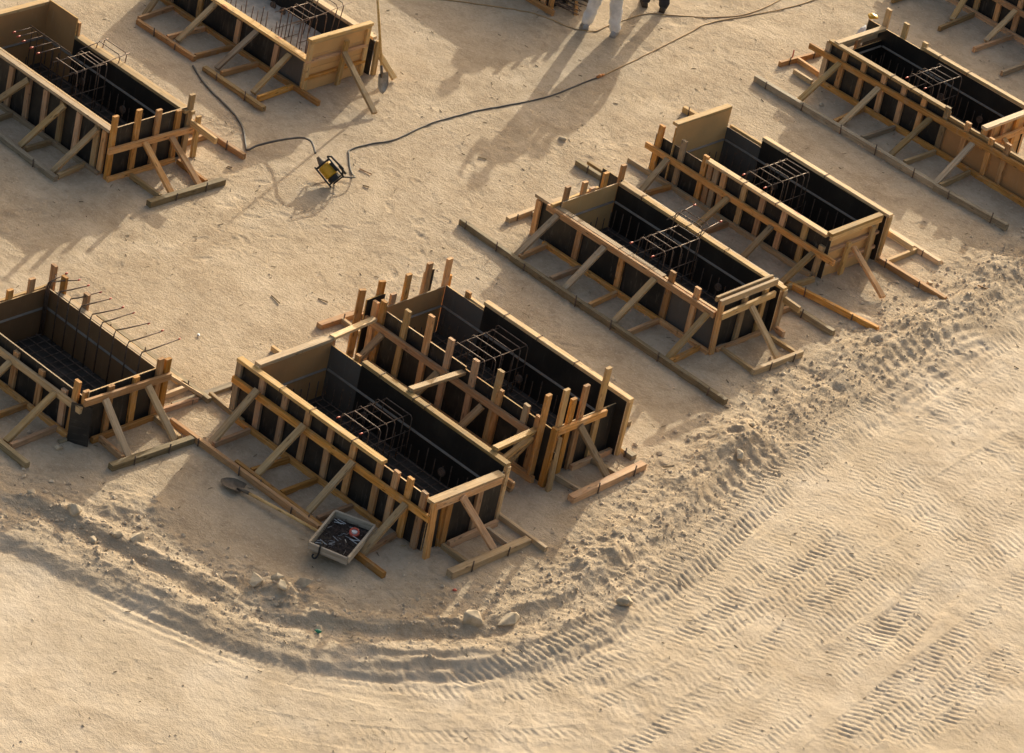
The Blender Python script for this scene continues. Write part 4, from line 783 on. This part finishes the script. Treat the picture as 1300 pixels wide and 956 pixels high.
# rocks one can pick out
RK=[(.90,-7.10,.105,'largest round stone on the left bank'),(.72,-7.28,.065,'stone left of the largest round stone on the left bank'),(.60,-7.52,.07,'half-buried stone low on the left bank'),(.13,-7.42,.09,'round stone on the bank below the left edge form'),(-.42,-7.58,.06,'small stone on the bank near the left edge'),(-1.02,-6.68,.06,'pale stone at the foot of the left edge form'),
 (2.52,-6.05,.085,'stone on the bank below the nail tray'),(3.18,-6.42,.055,'little stone on the bottom bank beside green scrap'),(4.02,-4.80,.15,'flat pale rock on the bank at bottom centre, left of a taller one'),(4.22,-4.42,.15,'upright broken rock on the bank at bottom centre'),(4.70,-2.95,.11,'rounded rock at the road side of the bank'),(3.40,.55,.10,'dark lump on the bank below the form right of centre'),
 (-3.38,4.50,.06,'lone stone in the sun near the form right of centre'),(2.22,-6.50,.12,'brown clod on the bank left of others'),(2.34,-6.28,.09,'clod nearest the shovel on the bank'),(2.50,-6.38,.08,'clod between two others on the bank'),(3.06,1.2,.07,'stone in the dark soil of the right bank'),(1.85,6.35,.07,'dark stone at the end of a ground timber at right'),(-2.3,8.95,.05,'stone between the ground timbers of the upper right form')]
def rock(loc,size,seed,label):
    import bmesh
    rr=random.Random(seed*13+5); bm=bmesh.new()
    for k in range(15):
        v=Vector((rr.gauss(0,1),rr.gauss(0,1),rr.gauss(0,1))).normalized()*rr.uniform(.8,1.1); bm.verts.new((v.x*size[0],v.y*size[1],v.z*size[2]))
    g_=bmesh.ops.convex_hull(bm,input=bm.verts[:]); bmesh.ops.delete(bm,geom=[v for v in g_['geom_interior'] if isinstance(v,bmesh.types.BMVert)],context='VERTS')
    bmesh.ops.bevel(bm,geom=bm.edges[:],offset=min(size)*.13,segments=1,affect='EDGES',clamp_overlap=True); bmesh.ops.triangulate(bm,faces=bm.faces[:]); bmesh.ops.subdivide_edges(bm,edges=bm.edges[:],cuts=1,use_grid_fill=True)
    for v in bm.verts: v.co*=1+.07*mnoise.noise(v.co*(2.2/min(size))+Vector((seed,0,0)))
    me=bpy.data.meshes.new('rock'); bm.to_mesh(me); bm.free(); me.materials.append(ROCK); o=bpy.data.objects.new('rock',me); COL.objects.link(o); o.location=loc; o.rotation_euler=(rr.uniform(-.3,.3),rr.uniform(-.3,.3),rr.uniform(0,6))
    return tag(o,label,'rock','loose stones on the site')
for i,(x,y,r,l) in enumerate(RK):
    rock((x,y,gz(x,y)+r*.22),(r*R(1.0,1.35),r*R(.75,1.0),r*R(.62,.85)),i+2,l)
lump('litter',(3.24,-6.48,gz(3.24,-6.48)+.02),(.04,.025,.02),plain('green_scrap',(.03,.22,.12),.5),4,'green scrap beside a little stone on the bottom bank','litter',sub=2)
lump('litter',(3.47,-4.52,gz(3.47,-4.52)+.012),(.03,.022,.014),REDC,6,'tiny red scrap on the sand in front of the nearest form','litter',sub=2)
lump('litter',(-7.2,-.15,.03),(.06,.035,.03),WHITE,8,'small white scrap behind the upper left form','litter',sub=2)
lump('litter',(-2.05,-3.55,.02),(.035,.02,.012),WHITE,9,'pale scrap lying in open sand right of the left edge form','litter',sub=2)
for i,(x,y,a,l,lab) in enumerate([(-4.05,1.28,.2,.20,'thin dark stick beside the yellow motor'),(-3.75,1.0,.5,.09,'short stick in front of the yellow motor'),(-1.9,-1.55,.3,.14,'small wood splinter left of the central form'),(-2.2,-2.1,-.2,.2,'longer splinter in open sand left of the central form'),(3.05,-.35,1.2,.16,'chip of wood behind the near end of the central form'),(2.35,6.9,.3,.14,'wood chip by the bank at the right'),(-1.10,-6.55,1.4,.10,'block of wood at the foot of the left edge form'),(2.55,-4.46,1.0,.06,'wood chip by the corner post of the nearest form'),(-3.55,3.05,.6,.12,'chip in the shadow left of the form right of centre'),(-5.0,-.35,.4,.07,'tiny dark chip by the end of the upper left form')]):
    z=gz(x,y); d=Vector((math.cos(a),math.sin(a),0))*l/2
    tag(beam('wood_chip',(x-d.x,y-d.y,z+.012),(x+d.x,y+d.y,z+.014),.018 if i!=6 else .06,.010 if i!=6 else .05,pick(PINE,OLD,MOSS),None),lab,'wood chip')
# loose pebbles and clods: uncountable
def pebbles():
    pts=[]
    C=RC; seg=np.hypot(*np.diff(C,axis=0).T); cum=np.concatenate([[0],np.cumsum(seg)])
    for k in range(7000):
        t=rng.uniform(2.5,cum[-1]-7); i=min(np.searchsorted(cum,t)-1,len(C)-2); u=(C[i+1]-C[i])/seg[i]; p=C[i]+u*(t-cum[i]); nrm=np.array([u[1],-u[0]])
        s=rng.normal(-.12,.33); pts.append((*(p+nrm*s),min(.040,.007*rng.pareto(2.1)+.006)))
    for k in range(3800):                                   # crumbs in the churned strip of the bend
        t=rng.uniform(2.5,cum[-1]-9); i=min(np.searchsorted(cum,t)-1,len(C)-2); u=(C[i+1]-C[i])/seg[i]; p=C[i]+u*(t-cum[i]); nrm=np.array([u[1],-u[0]])
        pts.append((*(p+nrm*rng.normal(.38,.18)),min(.026,.005*rng.pareto(2.0)+.006)))
    for k in range(9000):
        uq,vq=rng.uniform(-8.5,7.3),rng.uniform(-10.8,14.3); x=uq*vr.x+vq*vd.x/math.cos(EL); y=uq*vr.y+vq*vd.y/math.cos(EL)
        pts.append((x,y,min(.020,.0035*rng.pareto(2.4)+.0045)))
    P=np.array(pts); Z=height(P[:,0],P[:,1]); n=len(P)
    base=np.array([(1,0,0),(-1,0,0),(0,1,0),(0,-1,0),(0,0,1),(0,0,-1)],float); fc=np.array([(0,2,4),(2,1,4),(1,3,4),(3,0,4),(2,0,5),(1,2,5),(3,1,5),(0,3,5)])
    B=base[None]*rng.uniform(.6,1.25,(n,6,1))*P[:,2][:,None,None]; B[:,:,2]*=.55
    an=rng.uniform(0,6.28,n); ca,sa=np.cos(an)[:,None],np.sin(an)[:,None]; X=B[:,:,0]*ca-B[:,:,1]*sa; Y=B[:,:,0]*sa+B[:,:,1]*ca
    V=np.stack([X+P[:,0:1],Y+P[:,1:2],B[:,:,2]+Z[:,None]+P[:,2:3]*.25],-1).reshape(-1,3)
    Fa=(fc[None]+(np.arange(n)*6)[:,None,None]).reshape(-1,3)
    o=mesh_obj('pebbles',V.tolist(),[tuple(q) for q in Fa.tolist()],PEB); tag(o,'loose pebbles and crumbs of soil strewn over the sand',kind='stuff')
pebbles()
def flecks():
    g=[]
    for k in range(900):
        uq,vq=R(-8.4,7.2),R(-9,14); x=uq*vr.x+vq*vd.x/math.cos(EL); y=uq*vr.y+vq*vd.y/math.cos(EL)
        g.append((x,y,R(0,6.28),R(.02,.075)))
    A=np.array(g); Z=height(A[:,0],A[:,1]); parts=[]
    for (x,y,a,l),z in zip(g,Z):
        d=Vector((math.cos(a),math.sin(a),R(-.1,.1)))*l/2; p=Vector((x,y,z+.006)); parts.append(tube_geo([p-d,p+d],R(.003,.006),3))
    V,Fc=join_geo(parts); tag(mesh_obj('splinters',V,Fc,MOSS),'tiny wood splinters and straw scattered over the sand',kind='stuff')
flecks()
# ------------------------------------------------------------------ workers
def person(label,origin,face,joints,mats,helmet=HELM):
    """joints in local coords (x right, -y front); one skinned body, faces coloured by height / limb"""
    J=joints; names=list(J); idx={k:i for i,k in enumerate(names)}
    E=[('pelvis','waist'),('waist','chest'),('chest','neck'),('neck','head'),('head','crown'),('head','nose')]
    for s in 'lr': E+=[('pelvis','hip_'+s),('hip_'+s,'knee_'+s),('knee_'+s,'ankle_'+s),('ankle_'+s,'toe_'+s),('chest','shoulder_'+s),('shoulder_'+s,'elbow_'+s),('elbow_'+s,'wrist_'+s),('wrist_'+s,'palm_'+s)]
    me=bpy.data.meshes.new('body_skeleton'); me.from_pydata([J[k][0] for k in names],[(idx[a],idx[b]) for a,b in E],[]); me.update()
    o=bpy.data.objects.new('tmp',me); COL.objects.link(o); o.modifiers.new('s','SKIN'); o.modifiers.new('d','SUBSURF').levels=2
    sk=me.skin_vertices[0].data
    for k in names: r=J[k][1]; sk[idx[k]].radius=(r,r) if not isinstance(r,tuple) else r; sk[idx[k]].use_root=(k=='pelvis')
    geos=[]
    dg=bpy.context.evaluated_depsgraph_get(); m=bpy.data.meshes.new_from_object(o.evaluated_get(dg)); V=[v.co.copy() for v in m.vertices]; Fc=[tuple(p.vertices) for p in m.polygons]
    bpy.data.objects.remove(o); geos.append((V,Fc))
    for s in 'lr':                                                   # five separate bent fingers, thumb from the side of the palm
        wv=Vector(J['wrist_'+s][0]); pv=Vector(J['palm_'+s][0]); d=(pv-wv).normalized(); sdv=d.cross(Vector((1 if s=='r' else -1,0,.2))).normalized(); cur=d.cross(sdv)
        for k,(off,ln) in enumerate(((-.033,.062),(-.011,.074),(.011,.070),(.033,.055))):
            p0=pv+sdv*off; p1=p0+d*ln*.45+cur*.004; p2=p1+d*ln*.35+cur*ln*.25; p3=p2+d*ln*.2+cur*ln*.3
            geos.append(tube_geo([p0-d*.02,p0,p1,p2,p3],[.011,.010,.0095,.0085,.006],7))
        q=wv+d*.035-sdv*.035; geos.append(tube_geo([q+sdv*.015,q-sdv*.012+d*.02,q-sdv*.022+d*.05,q-sdv*.018+d*.075],[.013,.012,.011,.007],7))
    V,Fc=join_geo(geos)
    V=[Vector(v)+Vector((1,1,0))*(.022*mnoise.noise(Vector(v)*Vector((1,1,1)).length*7)+.012*mnoise.noise(Vector((v[0]*9,v[1]*9,v[2]*26)))) if .1<v[2]<1.4 else Vector(v) for v in V]
    mi=[]
    wr={s:Vector(J['wrist_'+s][0]) for s in 'lr'}; sh={s:Vector(J['shoulder_'+s][0]) for s in 'lr'}
    for f_ in Fc:
        c=sum((Vector(V[i]) for i in f_),Vector())/len(f_)
        hand=any((c-wr[s]).length<.24 and (c-Vector(J['elbow_'+s][0])).length>(wr[s]-Vector(J['elbow_'+s][0])).length-.02 for s in 'lr')
        if hand: mi.append(2)
        elif c.z>1.50 and abs(c.x)<.14: mi.append(2)
        elif c.z<.95: mi.append(0 if c.z>.075 else 3)
        else: mi.append(1)
    t=thing('person',origin,label,'person','workers'); t.rotation_euler=(0,0,face)
    b=mesh_obj('body',V,Fc,[mats[0],mats[1],SKIN,mats[2]],None,True,mi=mi); b.parent=t
    hd=Vector(J['head'][0])
    import bmesh
    bm=bmesh.new(); bmesh.ops.create_uvsphere(bm,u_segments=20,v_segments=12,radius=.128)
    for v in list(bm.verts):
        if v.co.z<-.005: bm.verts.remove(v)
    for v in bm.verts:
        if v.co.z<.012: v.co.x*=1.08; v.co.y*=1.12; v.co.y-=.02 if v.co.y<0 else 0
    hm=bpy.data.meshes.new('helmet'); bm.to_mesh(hm); bm.free(); hm.materials.append(helmet); hm.polygons.foreach_set('use_smooth',[True]*len(hm.polygons)); ho=bpy.data.objects.new('helmet',hm); COL.objects.link(ho); ho.parent=t; ho.location=hd+Vector((0,0,.065)); so_=ho.modifiers.new('t','SOLIDIFY'); so_.thickness=.006
    for s,x in (('l',-1),('r',1)):
        V_,F_=tube_geo([Vector((x*.034,-.098,.0)),Vector((x*.034,-.104,.0))],[.012,.004],8); e=mesh_obj('eye',V_,F_,BLKR,None,True); e.parent=t; e.location=hd
        a=Vector(J['ankle_'+s][0]); tq=Vector(J['toe_'+s][0]); d=(tq-a); d.z=0; d.normalize(); sp=d.cross(Vector((0,0,1))); V_=[];F_=[]
        prof=[(-.085,.036,.075,.0),(-.07,.042,.095,.0),(.0,.043,.10,.0),(.07,.045,.07,.0),(.13,.050,.055,.0),(.18,.042,.045,.0),(.205,.018,.03,.0)]
        for (l,wd,h_,z0) in prof:
            for k in range(10):
                an=math.pi*k/9; V_.append(a*1.0+d*l+sp*(wd*math.cos(an)*1.08)+Vector((0,0,-a.z+.004+h_*math.sin(an)**.7)))
        for i in range(len(prof)-1):
            for k in range(9): q=i*10+k; F_.append((q,q+1,q+11,q+10))
            F_.append((i*10,i*10+10,i*10+19,i*10+9))
        F_+= [tuple(range(9,-1,-1)),tuple(range(60,70))]
        sh_=mesh_obj('shoe',V_,F_,mats[2],None,True); sh_.parent=t
    return t
def stand(feet,lean=0.0,armR=None,armL=None,H=1.0,wide=1.0):
    """feet: local (x,y) of left / right ankle"""
    (lx,ly),(rx,ry)=feet; mx,my=(lx+rx)/2,(ly+ry)/2
    J={'pelvis':((mx,my,.95),(.20,.15)),'waist':((mx,my,1.10),(.225,.16)),'chest':((mx,my-lean*.3,1.32),(.245,.16)),'neck':((mx,my-lean*.5,1.50),.055),'head':((mx,my-lean*.6-.01,1.62),(.078,.095)),'crown':((mx,my-lean*.6,1.72),.075),'nose':((mx,my-lean*.6-.105,1.60),.014)}
    for s,sx,(fx,fy) in (('l',-1,(lx,ly)),('r',1,(rx,ry))):
        J['hip_'+s]=((mx+sx*.095,my,.88),.115); J['knee_'+s]=(((mx+sx*.095+fx)/2,(my+fy)/2-.03,.49),.105); J['ankle_'+s]=((fx,fy,.085),.088); J['toe_'+s]=((fx+sx*.02,fy-.13,.035),.030)
        J['shoulder_'+s]=((mx+sx*.185,my-lean*.3,1.42),.085)
        arm=(armL if s=='l' else armR) or (((sx*.30,-.02,1.14)),((sx*.28,-.16,.92)))
        e,wv=Vector(arm[0]),Vector(arm[1]); pv=wv+(wv-e).normalized()*.075
        J['elbow_'+s]=((mx+e.x,my+e.y,e.z),.066); J['wrist_'+s]=((mx+wv.x,my+wv.y,wv.z),.042); J['palm_'+s]=((mx+pv.x,my+pv.y,pv.z),.034)
    return {k:((v[0][0]*1,v[0][1]*1,v[0][2]*H),v[1]) for k,v in J.items()}
# feet of the first worker at (-5.62,7.32) and (-5.26,7.58)
person('worker in pale grey trousers standing with legs apart at the top edge',(-5.44,7.47,0),math.radians(36+180),stand(((-.215,.02),(.215,-.02)),.05,armR=((.38,-.02,1.34),(.30,-.10,1.62)),armL=((-.30,.03,1.16),(-.22,-.12,.98))),(TROU,TROU,SHOEG))
person('worker in dark shoes at the top edge, right of the pale trousers',(-5.60,8.85,0),math.radians(40+180),stand(((-.14,.03),(.14,-.03)),.05),(DARKC,SHIRT,SHOED))
person('worker beyond the top edge whose shadow falls behind the top form',(-7.55,8.95,0),math.radians(200),stand(((-.12,.0),(.12,.0)),.1,armR=((.30,-.15,1.2),(.2,-.42,1.2)),armL=((-.30,-.15,1.2),(-.2,-.42,1.2))),(DARKC,SHIRT,SHOED))
